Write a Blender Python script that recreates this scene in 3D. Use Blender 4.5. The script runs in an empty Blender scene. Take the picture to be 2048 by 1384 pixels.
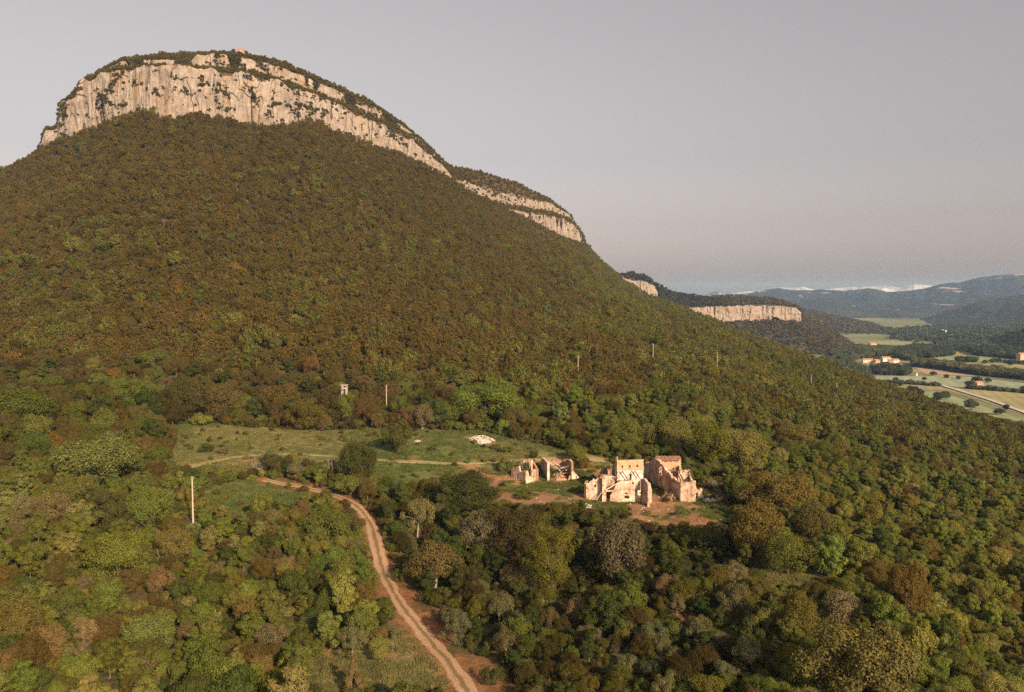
import bpy, math, random
import numpy as np
from mathutils import Vector, Quaternion

# ------------------------------------------------------------------ camera, sky, sun, exposure
scene = bpy.context.scene
col = scene.collection
F = 1593.0                       # focal length in photograph pixels (2048 wide)
HC = 52.0                        # camera height above the ruin yard
PITCH = math.atan(92.0 / F)
cam_data = bpy.data.cameras.new('camera')
cam_data.sensor_width = 36.0
cam_data.lens = 36.0 * F / 2048.0
cam_data.clip_start = 1.0
cam_data.clip_end = 60000.0
cam = bpy.data.objects.new('camera', cam_data)
cam.location = (0, 0, HC)
cam.rotation_euler = (math.pi / 2 - PITCH, 0, 0)
col.objects.link(cam)
scene.camera = cam

SUN_EL = math.radians(25.0)
SUN_AZ = math.radians(30.0)      # from straight behind the camera towards the right
SUN_DIR = Vector((math.cos(SUN_EL) * math.sin(SUN_AZ), -math.cos(SUN_EL) * math.cos(SUN_AZ), math.sin(SUN_EL)))
world = bpy.data.worlds.new('World')
scene.world = world
world.use_nodes = True
wn, wl = world.node_tree.nodes, world.node_tree.links
wn.clear()
w_out = wn.new('ShaderNodeOutputWorld')
w_bg = wn.new('ShaderNodeBackground')
w_sky = wn.new('ShaderNodeTexSky')
w_sky.sky_type = 'NISHITA'
w_sky.sun_disc = False
w_sky.sun_elevation = SUN_EL
w_sky.sun_rotation = math.pi - SUN_AZ
w_sky.air_density = 1.0
w_sky.dust_density = 3.0
w_sky.ozone_density = 1.0
w_hsv = wn.new('ShaderNodeHueSaturation')
w_hsv.inputs['Saturation'].default_value = 0.12
w_mul = wn.new('ShaderNodeMix')
w_mul.data_type = 'RGBA'
w_mul.blend_type = 'MULTIPLY'
w_mul.inputs['Factor'].default_value = 1.0
w_mul.inputs['B'].default_value = (1.045, 0.985, 0.985, 1)
wl.new(w_sky.outputs['Color'], w_hsv.inputs['Color'])
wl.new(w_hsv.outputs['Color'], w_mul.inputs['A'])
# dusty air warms the sky evenly all round the horizon
w_tc = wn.new('ShaderNodeTexCoord')
w_sep = wn.new('ShaderNodeSeparateXYZ')
w_rmp = wn.new('ShaderNodeValToRGB')
w_rmp.color_ramp.elements[0].position = 0.0
w_rmp.color_ramp.elements[0].color = (1.36, 1.15, 1.06, 1)
w_rmp.color_ramp.elements[1].position = 0.42
w_rmp.color_ramp.elements[1].color = (1.06, 1.06, 1.06, 1)
w_e = w_rmp.color_ramp.elements.new(0.17)
w_e.color = (0.95, 0.94, 0.94, 1)
w_m2 = wn.new('ShaderNodeMix')
w_m2.data_type = 'RGBA'
w_m2.blend_type = 'MULTIPLY'
w_m2.inputs['Factor'].default_value = 1.0
wl.new(w_tc.outputs['Generated'], w_sep.inputs['Vector'])
wl.new(w_sep.outputs['Z'], w_rmp.inputs['Fac'])
wl.new(w_mul.outputs['Result'], w_m2.inputs['A'])
wl.new(w_rmp.outputs['Color'], w_m2.inputs['B'])
wl.new(w_m2.outputs['Result'], w_bg.inputs['Color'])
w_bg.inputs['Strength'].default_value = 0.080
wl.new(w_bg.outputs['Background'], w_out.inputs['Surface'])

sun_data = bpy.data.lights.new('sun', 'SUN')
sun_data.energy = 5.0
sun_data.angle = math.radians(0.6)
sun_data.color = (1.0, 0.76, 0.50)
sun = bpy.data.objects.new('sun', sun_data)
sun.rotation_euler = (-SUN_DIR).to_track_quat('-Z', 'Y').to_euler()
sun.location = (200, -200, 300)
col.objects.link(sun)

scene.view_settings.view_transform = 'Standard'
scene.view_settings.look = 'None'
scene.view_settings.exposure = 0.58
scene.view_settings.gamma = 1.0
scene.view_settings.use_curve_mapping = False
scene.render.engine = 'CYCLES'
scene.cycles.use_denoising = False
scene.cycles.max_bounces = 5
scene.cycles.diffuse_bounces = 3
scene.cycles.glossy_bounces = 1
scene.cycles.transmission_bounces = 3
scene.cycles.volume_bounces = 0
scene.cycles.caustics_reflective = False
scene.cycles.caustics_refractive = False

# ------------------------------------------------------------------ helpers
rng = np.random.default_rng(7)
pyr = random.Random(11)
CP, SP = math.cos(PITCH), math.sin(PITCH)

def ray(px, py):
    """lateral ratio x/y and slope z/y of the line of sight through a place seen at (px, py)"""
    v = (692.0 - np.asarray(py, float)) / F
    yf = CP + v * SP
    zf = -SP + v * CP
    return (np.asarray(px, float) - 1024.0) / F / yf, zf / yf

def q_of(px, py):
    return 1024.0 + ray(px, py)[0] * F

def vhash(ix, iy, seed):
    h = (ix.astype(np.int64) * 374761393 + iy.astype(np.int64) * 668265263 + seed * 974634777) & 0xFFFFFFFF
    h = ((h ^ (h >> 13)) * 1274126177) & 0xFFFFFFFF
    h = (h ^ (h >> 16)) & 0xFFFFFFFF
    return h / 4294967295.0

def vnoise(x, y, seed=0):
    x, y = np.broadcast_arrays(np.asarray(x, float), np.asarray(y, float))
    ix, iy = np.floor(x), np.floor(y)
    fx, fy = x - ix, y - iy
    fx, fy = fx * fx * (3 - 2 * fx), fy * fy * (3 - 2 * fy)
    a, b = vhash(ix, iy, seed), vhash(ix + 1, iy, seed)
    c, d = vhash(ix, iy + 1, seed), vhash(ix + 1, iy + 1, seed)
    return (a + (b - a) * fx) * (1 - fy) + (c + (d - c) * fx) * fy     # 0..1

def fbm(x, y, octv=4, seed=0):
    s, amp, tot = 0.0, 1.0, 0.0
    for o in range(octv):
        s = s + amp * (vnoise(x * 2 ** o, y * 2 ** o, seed + o * 17) - 0.5)
        tot += amp
        amp *= 0.5
    return s / tot * 2.0        # about -1..1

def sstep(a, b, x):
    t = np.clip((x - a) / (b - a), 0, 1)
    return t * t * (3 - 2 * t)

def mesh_np(name, verts, faces, mat=None, smooth=False):
    """verts (n,3); faces (m,k) all of the same size"""
    verts = np.asarray(verts, np.float32).reshape(-1, 3)
    faces = np.asarray(faces, np.int32)
    k = faces.shape[1]
    me = bpy.data.meshes.new(name)
    me.vertices.add(len(verts))
    me.vertices.foreach_set('co', verts.ravel())
    me.loops.add(faces.size)
    me.loops.foreach_set('vertex_index', faces.ravel())
    me.polygons.add(len(faces))
    me.polygons.foreach_set('loop_start', np.arange(0, faces.size, k, dtype=np.int32))
    me.polygons.foreach_set('loop_total', np.full(len(faces), k, np.int32))
    me.polygons.foreach_set('use_smooth', np.full(len(faces), bool(smooth)))
    me.update(calc_edges=True)
    if mat:
        me.materials.append(mat)
    return me

def grid_faces(nr, nc):
    i = np.arange(nr * nc).reshape(nr, nc)
    return np.stack([i[:-1, :-1], i[:-1, 1:], i[1:, 1:], i[1:, :-1]], -1).reshape(-1, 4)

def vcol(me, name, rgb):
    at = me.attributes.new(name, 'FLOAT_COLOR', 'POINT')
    c = np.ones((len(me.vertices), 4), np.float32)
    c[:, :3] = rgb
    at.data.foreach_set('color', c.ravel())

def link(name, me, parent=None, loc=None, **props):
    o = bpy.data.objects.new(name, me)
    col.objects.link(o)
    if parent is not None:
        o.parent = parent
    if loc is not None:
        o.location = loc
    for k, v in props.items():
        o[k] = v
    return o

def structure(name, me, label, cat):
    return link(name, me, kind='structure', label=label, category=cat)

def thing(name, loc, label, cat, group=None, rz=0.0):
    o = bpy.data.objects.new(name, None)
    o.empty_display_size = 0.5
    col.objects.link(o)
    o.location = loc
    o.rotation_euler = (0, 0, rz)
    o['label'], o['category'] = label, cat
    if group:
        o['group'] = group
    return o

# ------------------------------------------------------------------ materials
def new_mat(name):
    m = bpy.data.materials.new(name)
    m.use_nodes = True
    nt = m.node_tree
    nt.nodes.clear()
    return m, nt.nodes, nt.links

def out_diffuse(nodes, links, color_socket, rough=0.9, bump=None, spec=0.15):
    out = nodes.new('ShaderNodeOutputMaterial')
    b = nodes.new('ShaderNodeBsdfPrincipled')
    b.inputs['Roughness'].default_value = rough
    b.inputs['Specular IOR Level'].default_value = spec
    links.new(color_socket, b.inputs['Base Color'])
    if bump is not None:
        links.new(bump, b.inputs['Normal'])
    links.new(b.outputs['BSDF'], out.inputs['Surface'])
    return b

def noise(nodes, links, scale, detail=5, rough=0.6, vec=None, dist=0.0):
    n = nodes.new('ShaderNodeTexNoise')
    n.inputs['Scale'].default_value = scale
    n.inputs['Detail'].default_value = detail
    n.inputs['Roughness'].default_value = rough
    n.inputs['Distortion'].default_value = dist
    if vec is not None:
        links.new(vec, n.inputs['Vector'])
    return n.outputs['Fac']

def ramp(nodes, links, fac, stops):
    r = nodes.new('ShaderNodeValToRGB')
    cr = r.color_ramp
    while len(cr.elements) < len(stops):
        cr.elements.new(0.5)
    for e, (p, c) in zip(cr.elements, stops):
        e.position = p
        e.color = (*c, 1) if len(c) == 3 else c
    links.new(fac, r.inputs['Fac'])
    return r.outputs['Color']

def mixc(nodes, links, fac, a, b, mode='MIX'):
    m = nodes.new('ShaderNodeMix')
    m.data_type = 'RGBA'
    m.blend_type = mode
    for sock, v in (('Factor', fac), ('A', a), ('B', b)):
        if isinstance(v, (int, float)):
            m.inputs[sock].default_value = v
        elif isinstance(v, tuple):
            m.inputs[sock].default_value = (*v, 1)
        else:
            links.new(v, m.inputs[sock])
    return m.outputs['Result']

def coords(nodes, links, which='Object', scale=None):
    t = nodes.new('ShaderNodeTexCoord')
    s = t.outputs[which]
    if scale:
        mp = nodes.new('ShaderNodeMapping')
        mp.inputs['Scale'].default_value = scale
        links.new(s, mp.inputs['Vector'])
        s = mp.outputs['Vector']
    return s

def bump_of(nodes, links, h, strength, dist):
    b = nodes.new('ShaderNodeBump')
    b.inputs['Strength'].default_value = strength
    b.inputs['Distance'].default_value = dist
    links.new(h, b.inputs['Height'])
    return b.outputs['Normal']

def leaf_material(name, trans=0.30):
    m, n, l = new_mat(name)
    at = n.new('ShaderNodeAttribute')
    at.attribute_type = 'INSTANCER'
    at.attribute_name = 'tcol'
    g = n.new('ShaderNodeNewGeometry')
    v = ramp(n, l, g.outputs['Random Per Island'], [(0.0, (0.72, 0.72, 0.72)), (0.5, (0.97, 0.97, 0.97)), (0.85, (1.15, 1.14, 1.10)), (1.0, (1.4, 1.36, 1.28))])
    c = mixc(n, l, 1.0, at.outputs['Color'], v, 'MULTIPLY')
    d = n.new('ShaderNodeBsdfDiffuse')
    t = n.new('ShaderNodeBsdfTranslucent')
    l.new(c, d.inputs['Color'])
    l.new(mixc(n, l, 1.0, c, (1.15, 1.2, 0.7), 'MULTIPLY'), t.inputs['Color'])
    mx = n.new('ShaderNodeMixShader')
    mx.inputs['Fac'].default_value = trans
    l.new(d.outputs[0], mx.inputs[1])
    l.new(t.outputs[0], mx.inputs[2])
    o = n.new('ShaderNodeOutputMaterial')
    l.new(mx.outputs[0], o.inputs['Surface'])
    return m

def simple_noise_mat(name, stops, scale, detail=5, rough=0.9, bump=0.0, bdist=0.1, vecscale=None, which='Object'):
    m, n, l = new_mat(name)
    v = coords(n, l, which, vecscale)
    f = noise(n, l, scale, detail, 0.62, v)
    c = ramp(n, l, f, stops)
    bp = bump_of(n, l, f, bump, bdist) if bump else None
    out_diffuse(n, l, c, rough, bp)
    return m

M = {}
M['leaf'] = leaf_material('foliage', 0.28)
M['bark'] = simple_noise_mat('bark', [(0.3, (0.09, 0.07, 0.05)), (0.7, (0.22, 0.17, 0.13))], 6.0, vecscale=(1, 1, 0.3))
M['pale_bark'] = simple_noise_mat('pale_bark', [(0.3, (0.17, 0.135, 0.105)), (0.7, (0.33, 0.27, 0.215))], 5.0)

def ground_material():
    m, n, l = new_mat('hill_ground')
    at = n.new('ShaderNodeAttribute')
    at.attribute_name = 'gcol'
    v = coords(n, l, 'Object')
    f1 = noise(n, l, 0.9, 6, 0.65, v)
    f2 = noise(n, l, 0.11, 4, 0.6, v)
    r1 = ramp(n, l, f1, [(0.28, (0.50, 0.52, 0.55)), (0.5, (0.97, 0.97, 0.97)), (0.72, (1.45, 1.40, 1.30))])
    r2 = ramp(n, l, f2, [(0.3, (0.75, 0.80, 0.80)), (0.7, (1.22, 1.15, 1.1))])
    c = mixc(n, l, 1.0, mixc(n, l, 1.0, at.outputs['Color'], r1, 'MULTIPLY'), r2, 'MULTIPLY')
    out_diffuse(n, l, c, 0.95, bump_of(n, l, f1, 0.7, 0.35), 0.05)
    return m
M['ground'] = ground_material()

def cliff_material():
    m, n, l = new_mat('limestone_cliff')
    v = coords(n, l, 'Object')
    vs = coords(n, l, 'Object', (1, 1, 0.16))
    f1 = noise(n, l, 0.055, 6, 0.62, v)
    f2 = noise(n, l, 0.30, 6, 0.65, vs, 0.6)
    f3 = noise(n, l, 0.6, 4, 0.6, coords(n, l, 'Object', (0.25, 0.25, 1.6)))
    f4 = noise(n, l, 0.09, 4, 0.55, coords(n, l, 'Object', (1, 1, 0.4)))
    base = ramp(n, l, f1, [(0.3, (0.22, 0.175, 0.14)), (0.5, (0.29, 0.24, 0.195)), (0.7, (0.345, 0.295, 0.245))])
    streak = ramp(n, l, f2, [(0.30, (0.55, 0.53, 0.52)), (0.48, (0.92, 0.91, 0.9)), (0.7, (1.1, 1.08, 1.05))])
    c = mixc(n, l, 1.0, base, streak, 'MULTIPLY')
    warm = ramp(n, l, f4, [(0.55, (0, 0, 0)), (0.72, (1, 1, 1))])
    c = mixc(n, l, warm, c, mixc(n, l, 1.0, c, (1.15, 0.92, 0.70), 'MULTIPLY'))
    bed = ramp(n, l, f3, [(0.36, (0.72, 0.70, 0.68)), (0.5, (1, 1, 1))])
    c = mixc(n, l, 0.7, c, mixc(n, l, 1.0, c, bed, 'MULTIPLY'))
    out_diffuse(n, l, c, 0.95, bump_of(n, l, f2, 0.9, 1.6), 0.05)
    return m
M['cliff'] = cliff_material()

def masonry(name, stops, grime=0.55, scale=0.9):
    m, n, l = new_mat(name)
    v = coords(n, l, 'Object')
    f1 = noise(n, l, 0.55 * scale, 6, 0.65, v)
    f2 = noise(n, l, 3.2 * scale, 4, 0.6, v)
    f3 = noise(n, l, 0.9 * scale, 5, 0.65, coords(n, l, 'Object', (1, 1, 0.22)))
    vo = n.new('ShaderNodeTexVoronoi')
    vo.inputs['Scale'].default_value = 2.6
    l.new(coords(n, l, 'Object', (1, 1, 1.6)), vo.inputs['Vector'])
    c = ramp(n, l, f1, stops)
    stones = ramp(n, l, vo.outputs['Distance'], [(0.25, (1.08, 1.06, 1.03)), (0.62, (0.72, 0.66, 0.60))])
    c = mixc(n, l, 0.55, c, mixc(n, l, 1.0, c, stones, 'MULTIPLY'))
    c = mixc(n, l, 0.8, c, mixc(n, l, 1.0, c, ramp(n, l, f2, [(0.3, (0.68, 0.62, 0.56)), (0.6, (1.1, 1.08, 1.06))]), 'MULTIPLY'))
    c = mixc(n, l, grime, c, mixc(n, l, 1.0, c, ramp(n, l, f3, [(0.34, (0.42, 0.36, 0.32)), (0.52, (1, 1, 1))]), 'MULTIPLY'))
    out_diffuse(n, l, c, 0.95, bump_of(n, l, f2, 0.6, 0.08), 0.05)
    return m
M['stone'] = masonry('ruin_masonry', [(0.36, (0.34, 0.21, 0.13)), (0.45, (0.52, 0.38, 0.27)), (0.53, (0.64, 0.52, 0.41)), (0.63, (0.78, 0.70, 0.61))], 0.6)
M['stone_pink'] = masonry('pinkish_masonry', [(0.36, (0.34, 0.21, 0.15)), (0.5, (0.54, 0.38, 0.29)), (0.63, (0.72, 0.58, 0.48))], 0.75)
M['stone_rough'] = masonry('rough_masonry', [(0.28, (0.25, 0.15, 0.10)), (0.5, (0.42, 0.27, 0.18)), (0.75, (0.56, 0.41, 0.30))], 0.6)
M['plaster_tan'] = masonry('tan_render', [(0.3, (0.50, 0.33, 0.20)), (0.7, (0.60, 0.42, 0.28))], 0.15, 0.5)
M['whitewash'] = masonry('old_whitewash', [(0.3, (0.70, 0.62, 0.55)), (0.6, (0.82, 0.76, 0.70))], 0.25)
M['grey_plaster'] = masonry('grey_plaster', [(0.3, (0.34, 0.29, 0.26)), (0.7, (0.46, 0.40, 0.36))], 0.4)
M['timber'] = simple_noise_mat('old_timber', [(0.3, (0.13, 0.085, 0.055)), (0.7, (0.33, 0.23, 0.16))], 3.0)
M['dark_timber'] = simple_noise_mat('dark_timber', [(0.3, (0.05, 0.035, 0.025)), (0.7, (0.11, 0.08, 0.055))], 3.0)
M['pale_timber'] = simple_noise_mat('pale_timber', [(0.3, (0.45, 0.36, 0.28)), (0.7, (0.62, 0.52, 0.43))], 3.0)
M['tiles'] = simple_noise_mat('roof_tiles', [(0.3, (0.28, 0.13, 0.07)), (0.7, (0.48, 0.27, 0.17))], 2.2, bump=0.5)
M['dark'] = simple_noise_mat('dark_interior', [(0.3, (0.02, 0.016, 0.012)), (0.7, (0.04, 0.03, 0.022))], 2.0)
M['concrete'] = simple_noise_mat('pole_concrete', [(0.3, (0.33, 0.28, 0.225)), (0.7, (0.46, 0.39, 0.32))], 2.5)
M['metal'] = simple_noise_mat('weathered_metal', [(0.3, (0.16, 0.15, 0.14)), (0.7, (0.26, 0.25, 0.23))], 8.0, rough=0.6)
M['ceramic'] = simple_noise_mat('insulator_ceramic', [(0.3, (0.35, 0.28, 0.22)), (0.7, (0.45, 0.38, 0.3))], 8.0, rough=0.4)
M['rubble'] = simple_noise_mat('white_rubble', [(0.25, (0.30, 0.24, 0.19)), (0.5, (0.46, 0.39, 0.33)), (0.75, (0.60, 0.54, 0.48))], 1.3, bump=0.5)

# ------------------------------------------------------------------ terrain
def feat(rows):
    """rows of (px, py, Y): features along the hill -> sampled by q"""
    a = np.array(rows, float)
    u, s = ray(a[:, 0], a[:, 1])
    return 1024 + u * F, a[:, 2], HC + s * a[:, 2]

BASE = [(-1100, 620, 620), (-700, 520, 690), (-200, 405, 740), (0, 347, 755), (60, 315, 765), (88, 296, 772), (120, 277, 775), (200, 249, 765), (250, 229, 757),
        (300, 219, 750), (322, 233, 747), (368, 235, 746), (390, 224, 750), (450, 239, 760), (505, 254, 772), (560, 252, 785), (610, 246, 800),
        (635, 240, 808), (660, 262, 818), (720, 280, 850), (800, 308, 900), (850, 332, 940), (890, 353, 980), (930, 381, 1020), (1000, 414, 1090),
        (1060, 444, 1170), (1110, 470, 1260), (1165, 492, 1350), (1215, 535, 1380), (1250, 566, 1370), (1300, 597, 1270), (1400, 637, 1000), (1500, 680, 870),
        (1600, 715, 750), (1720, 762, 640), (1830, 805, 550), (1940, 841, 480), (2048, 873, 430), (2200, 915, 380), (2500, 985, 320), (2900, 1070, 270)]
LTOP = [(80, 298), (91, 264), (115, 260), (119, 218), (150, 192), (160, 173), (200, 153), (240, 143), (300, 139), (400, 141), (470, 149), (520, 156), (560, 168),
        (620, 190), (680, 214), (740, 242), (800, 271), (850, 303), (890, 337), (920, 374), (960, 395), (1010, 417), (1035, 421), (1060, 426), (1110, 436),
        (1145, 446), (1165, 472), (1175, 495), (1215, 534)]
UBAS = [(80, 297), (91, 263), (115, 259), (119, 216), (150, 189), (160, 171), (200, 150), (240, 134), (300, 132), (350, 131), (400, 136), (480, 140), (540, 151),
        (600, 173), (660, 196), (740, 228), (800, 260), (850, 294), (890, 331), (920, 372), (985, 398), (1035, 414), (1100, 421), (1140, 438), (1165, 470), (1175, 494), (1215, 533)]
UTOP = [(80, 296), (91, 262), (115, 258), (119, 214), (150, 187), (160, 169), (200, 147), (240, 124), (300, 120), (350, 121), (380, 126), (396, 113), (440, 111), (480, 112),
        (540, 131), (600, 152), (660, 175), (740, 211), (800, 248), (850, 287), (890, 329), (915, 362), (930, 364), (985, 381), (1040, 393), (1100, 407), (1140, 430), (1165, 468), (1175, 493), (1215, 532)]
CRES = [(80, 295), (91, 262), (115, 258), (119, 213), (150, 186), (160, 167), (200, 146), (245, 121), (330, 111), (470, 107), (560, 124), (640, 158), (740, 204), (815, 257),
        (890, 328), (905, 336), (960, 345), (1040, 370), (1100, 400), (1130, 424), (1145, 444), (1175, 493), (1215, 532)]
bq, bY, bz = feat(BASE)

def upper(rows, dY):
    a = np.array(rows, float)
    Yb = np.interp(a[:, 0], [r[0] for r in BASE], [r[2] for r in BASE])
    h = np.clip((np.interp(a[:, 0], [r[0] for r in BASE], [r[1] for r in BASE]) - a[:, 1]) / 25.0, 0.08, 1)
    Y = Yb + dY * h
    u, s = ray(a[:, 0], a[:, 1])
    return 1024 + u * F, Y, HC + s * Y

UP = [upper(LTOP, 10), upper(UBAS, 38), upper(UTOP, 45), upper(CRES, 78)]
MQ = np.array([-1100, -600, 0, 350, 800, 1150, 1400, 1700, 2048, 2500, 2900], float)
MY = np.array([285, 285, 290, 290, 295, 285, 265, 255, 240, 190, 165], float)
MZ = np.array([20, 18, 14, 8, 7, 5, 1.5, -5, -14, -22, -30], float)

def rows_at(q):
    """feature rows at q -> list of (Y, z): meadow edge, cliff foot, four upper rows, back, far foot"""
    q = np.asarray(q, float)
    r = [(np.interp(q, MQ, MY), np.interp(q, MQ, MZ))]
    Yb, zb = np.interp(q, bq, bY), np.interp(q, bq, bz)
    r.append((Yb, zb))
    w = sstep(78, 95, q) * (1 - sstep(1185, 1215, q))
    prevY = Yb
    for k, (uq, uY, uz) in enumerate(UP):
        Y = np.interp(q, uq, uY)
        z = np.interp(q, uq, uz)
        Y = np.maximum(Yb + (k + 1) * 3.0, w * Y + (1 - w) * (Yb + 4 * (k + 1)))
        Y = np.maximum(Y, prevY + 2.0)
        z = w * z + (1 - w) * (zb + 0.25 * (k + 1))
        r.append((Y, z))
        prevY = Y
    zc = r[-1][1]
    left = 1 - sstep(1150, 1300, q)
    r.append((prevY + 70 + 60 * left, zc - 6 - 10 * left - 14 * (1 - left)))
    r.append((prevY + 330 + 500 * left, np.full_like(q, -57.0)))
    return r

def z_at(q, Y, detail=True):
    q, Y = np.broadcast_arrays(np.asarray(q, float), np.asarray(Y, float))
    R = rows_at(q)
    x = (q - 1024) / F * Y
    MYq, MZq = R[0]
    w_ = sstep(0, 1, np.clip((Y - 185) / np.maximum(MYq - 185, 20), 0, 1))
    tilt = np.interp(x, [-300, -120, -60, -30, -10, 8, 46, 62, 90, 170, 300], [22, 9.5, 3.5, 0.8, -1.0, -0.8, 0.0, 0.0, -3.2, -16, -36])
    tilt = tilt + np.interp(x, [-14, 0, 40, 52, 75], [0, -0.6, 3.2, 3.2, 0]) * (1 - sstep(150, 188, Y))
    z = MZq * w_ + tilt * (1 - w_)
    for k in range(len(R) - 1):
        (Y0, z0), (Y1, z1) = R[k], R[k + 1]
        t = np.clip((Y - Y0) / np.maximum(Y1 - Y0, 1e-3), 0, 1)
        if k == 0:
            e = 1.18 - 0.30 * sstep(1050, 1350, q)
            zz = z0 + (z1 - z0) * np.power(np.maximum(t, 1e-6), e)
            if detail:
                g = fbm(x / 130.0, Y / 260.0, 4, 3) * 13 + fbm(x / 45.0, Y / 60.0, 3, 9) * 3.0
                zz = zz + g * np.sin(math.pi * np.clip(t, 0, 1)) ** 0.8 * (1 - 0.45 * sstep(1100, 1350, q))
        else:
            zz = z0 + (z1 - z0) * t
        z = np.where(Y >= Y0, zz, z)
    if detail:
        n = fbm(x / 38.0, Y / 38.0, 4, 21) * 1.6 * (1 - sstep(260, 420, Y))
        yard = np.exp(-(((x - 30) / 36.0) ** 2 + ((Y - 213) / 27.0) ** 2) ** 3)
        z = (z + n * sstep(40, 90, Y)) * (1 - yard)
        # ground falls away in front of the yard and lifts along the left edge
        z = z - 2.2 * np.exp(-(((x - 22) / 40.0) ** 2 + ((Y - 160) / 26.0) ** 2))
    return z

def z_xy(x, y):
    return z_at(1024 + np.asarray(x, float) / np.maximum(np.asarray(y, float), 1.0) * F, y)

def hit(px, py, ymax=1500.0):
    """world point where the line of sight meets the hillside"""
    u, s = ray(px, py)
    Y = np.linspace(60, ymax, 2800)
    z = z_at(np.full_like(Y, 1024 + u * F), Y)
    d = HC + s * Y - z
    i = np.argmax(d < 0)
    if d[i] >= 0:
        i = len(Y) - 1
    y = Y[i]
    return np.array([u * y, y, z[i]])

def at_depth(px, py, Y):
    u, s = ray(px, py)
    return np.array([u * Y, Y, HC + s * Y])

def poly_hit(pts):
    return np.array([hit(*p)[:2] for p in pts])

def in_poly(P, x, y):
    x, y = np.asarray(x, float), np.asarray(y, float)
    r = np.zeros(x.shape, bool)
    n = len(P)
    for i in range(n):
        x0, y0 = P[i]
        x1, y1 = P[(i + 1) % n]
        c = ((y0 > y) != (y1 > y)) & (x < (x1 - x0) * (y - y0) / (y1 - y0 + 1e-9) + x0)
        r ^= c
    return r

# open ground, traced on the hillside
MEADOW = poly_hit([(318, 852), (400, 845), (520, 856), (640, 862), (740, 858), (880, 862), (960, 862), (1060, 885), (1130, 902), (1215, 915), (1240, 940), (1180, 980), (1120, 985), (1010, 985),
                   (960, 950), (900, 965), (830, 990), (770, 985), (745, 950), (690, 930), (600, 925), (540, 940), (470, 950), (400, 945), (335, 930), (345, 890)])
YARD = poly_hit([(950, 950), (1000, 945), (1040, 925), (1100, 920), (1240, 930), (1300, 930), (1400, 975), (1460, 1000), (1470, 1030), (1430, 1058), (1340, 1062), (1290, 1050), (1230, 1018), (1150, 1022), (1060, 1020), (1000, 1005)])
GLADE = poly_hit([(1490, 1120), (1530, 1090), (1600, 1130), (1660, 1160), (1640, 1195), (1560, 1190), (1500, 1150)])
PATCH = poly_hit([(640, 1310), (740, 1290), (850, 1270), (900, 1340), (940, 1400), (640, 1400), (600, 1350)])
SCRUB = poly_hit([(400, 985), (500, 960), (560, 975), (620, 990), (600, 1020), (480, 1040), (420, 1030)])
OPEN = [MEADOW, YARD, GLADE, PATCH, SCRUB]

TRACK_PX = [(975, 1450), (935, 1384), (905, 1340), (875, 1300), (845, 1265), (808, 1222), (782, 1180), (762, 1130), (752, 1085), (743, 1050), (728, 1026), (705, 1006), (672, 992), (630, 980), (590, 972), (555, 965), (528, 960)]
PATH_PX = [(350, 940), (430, 922), (500, 910), (580, 908), (660, 912), (760, 921), (860, 926), (960, 927), (1060, 920), (1140, 916), (1215, 922)]
YPATH_PX = [(940, 935), (965, 955), (990, 978), (1020, 998), (1060, 1006)]

def curve_pts(px_pts, step=1.0):
    P = np.array([hit(*p)[:2] for p in px_pts])
    d = np.r_[0, np.cumsum(np.linalg.norm(np.diff(P, axis=0), axis=1))]
    s = np.arange(0, d[-1], step)
    x, y = np.interp(s, d, P[:, 0]), np.interp(s, d, P[:, 1])
    k = np.ones(9) / 9
    for _ in range(2):
        xp, yp = np.pad(x, 4, 'edge'), np.pad(y, 4, 'edge')
        x2, y2 = np.convolve(xp, k, 'valid'), np.convolve(yp, k, 'valid')
        x2[0], y2[0], x2[-1], y2[-1] = x[0], y[0], x[-1], y[-1]
        x, y = x2, y2
    return np.stack([x, y], 1)

TRACK = curve_pts(TRACK_PX)
PATH = curve_pts(PATH_PX)
YPATH = curve_pts(YPATH_PX)

def dist_curve(C, x, y):
    x, y = np.asarray(x, float).ravel(), np.asarray(y, float).ravel()
    d = np.full(x.shape, 1e9)
    for cx, cy in C[::2]:
        d = np.minimum(d, (x - cx) ** 2 + (y - cy) ** 2)
    return np.sqrt(d)

# the hillside sheet: one polar grid whose rows follow the foot and the top of the cliffs
qs = np.unique(np.r_[np.arange(-1100, 0, 8), np.arange(0, 2050, 3.2), np.arange(2050, 2901, 8)])
nc = len(qs)
R = rows_at(qs)
rowsY = []
near_rows = np.r_[np.linspace(25, 85, 16)[:-1], np.linspace(85, 200, 150)[:-1]]
for yv in near_rows:
    rowsY.append(np.minimum(np.full(nc, yv), R[0][0] * 0.8))
base_last = rowsY[-1]
for t in np.linspace(0, 1, 90)[1:]:
    rowsY.append(base_last + (R[0][0] - base_last) * t)
for k, n_ in zip(range(len(R) - 1), (130, 4, 7, 4, 8, 10, 12)):
    for t in np.linspace(0, 1, n_ + 1)[1:]:
        rowsY.append(R[k][0] + (R[k + 1][0] - R[k][0]) * t)
Yg = np.array(rowsY)
Qg = np.broadcast_to(qs, Yg.shape)
Zg = z_at(Qg, Yg)
Xg = (Qg - 1024) / F * Yg

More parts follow.
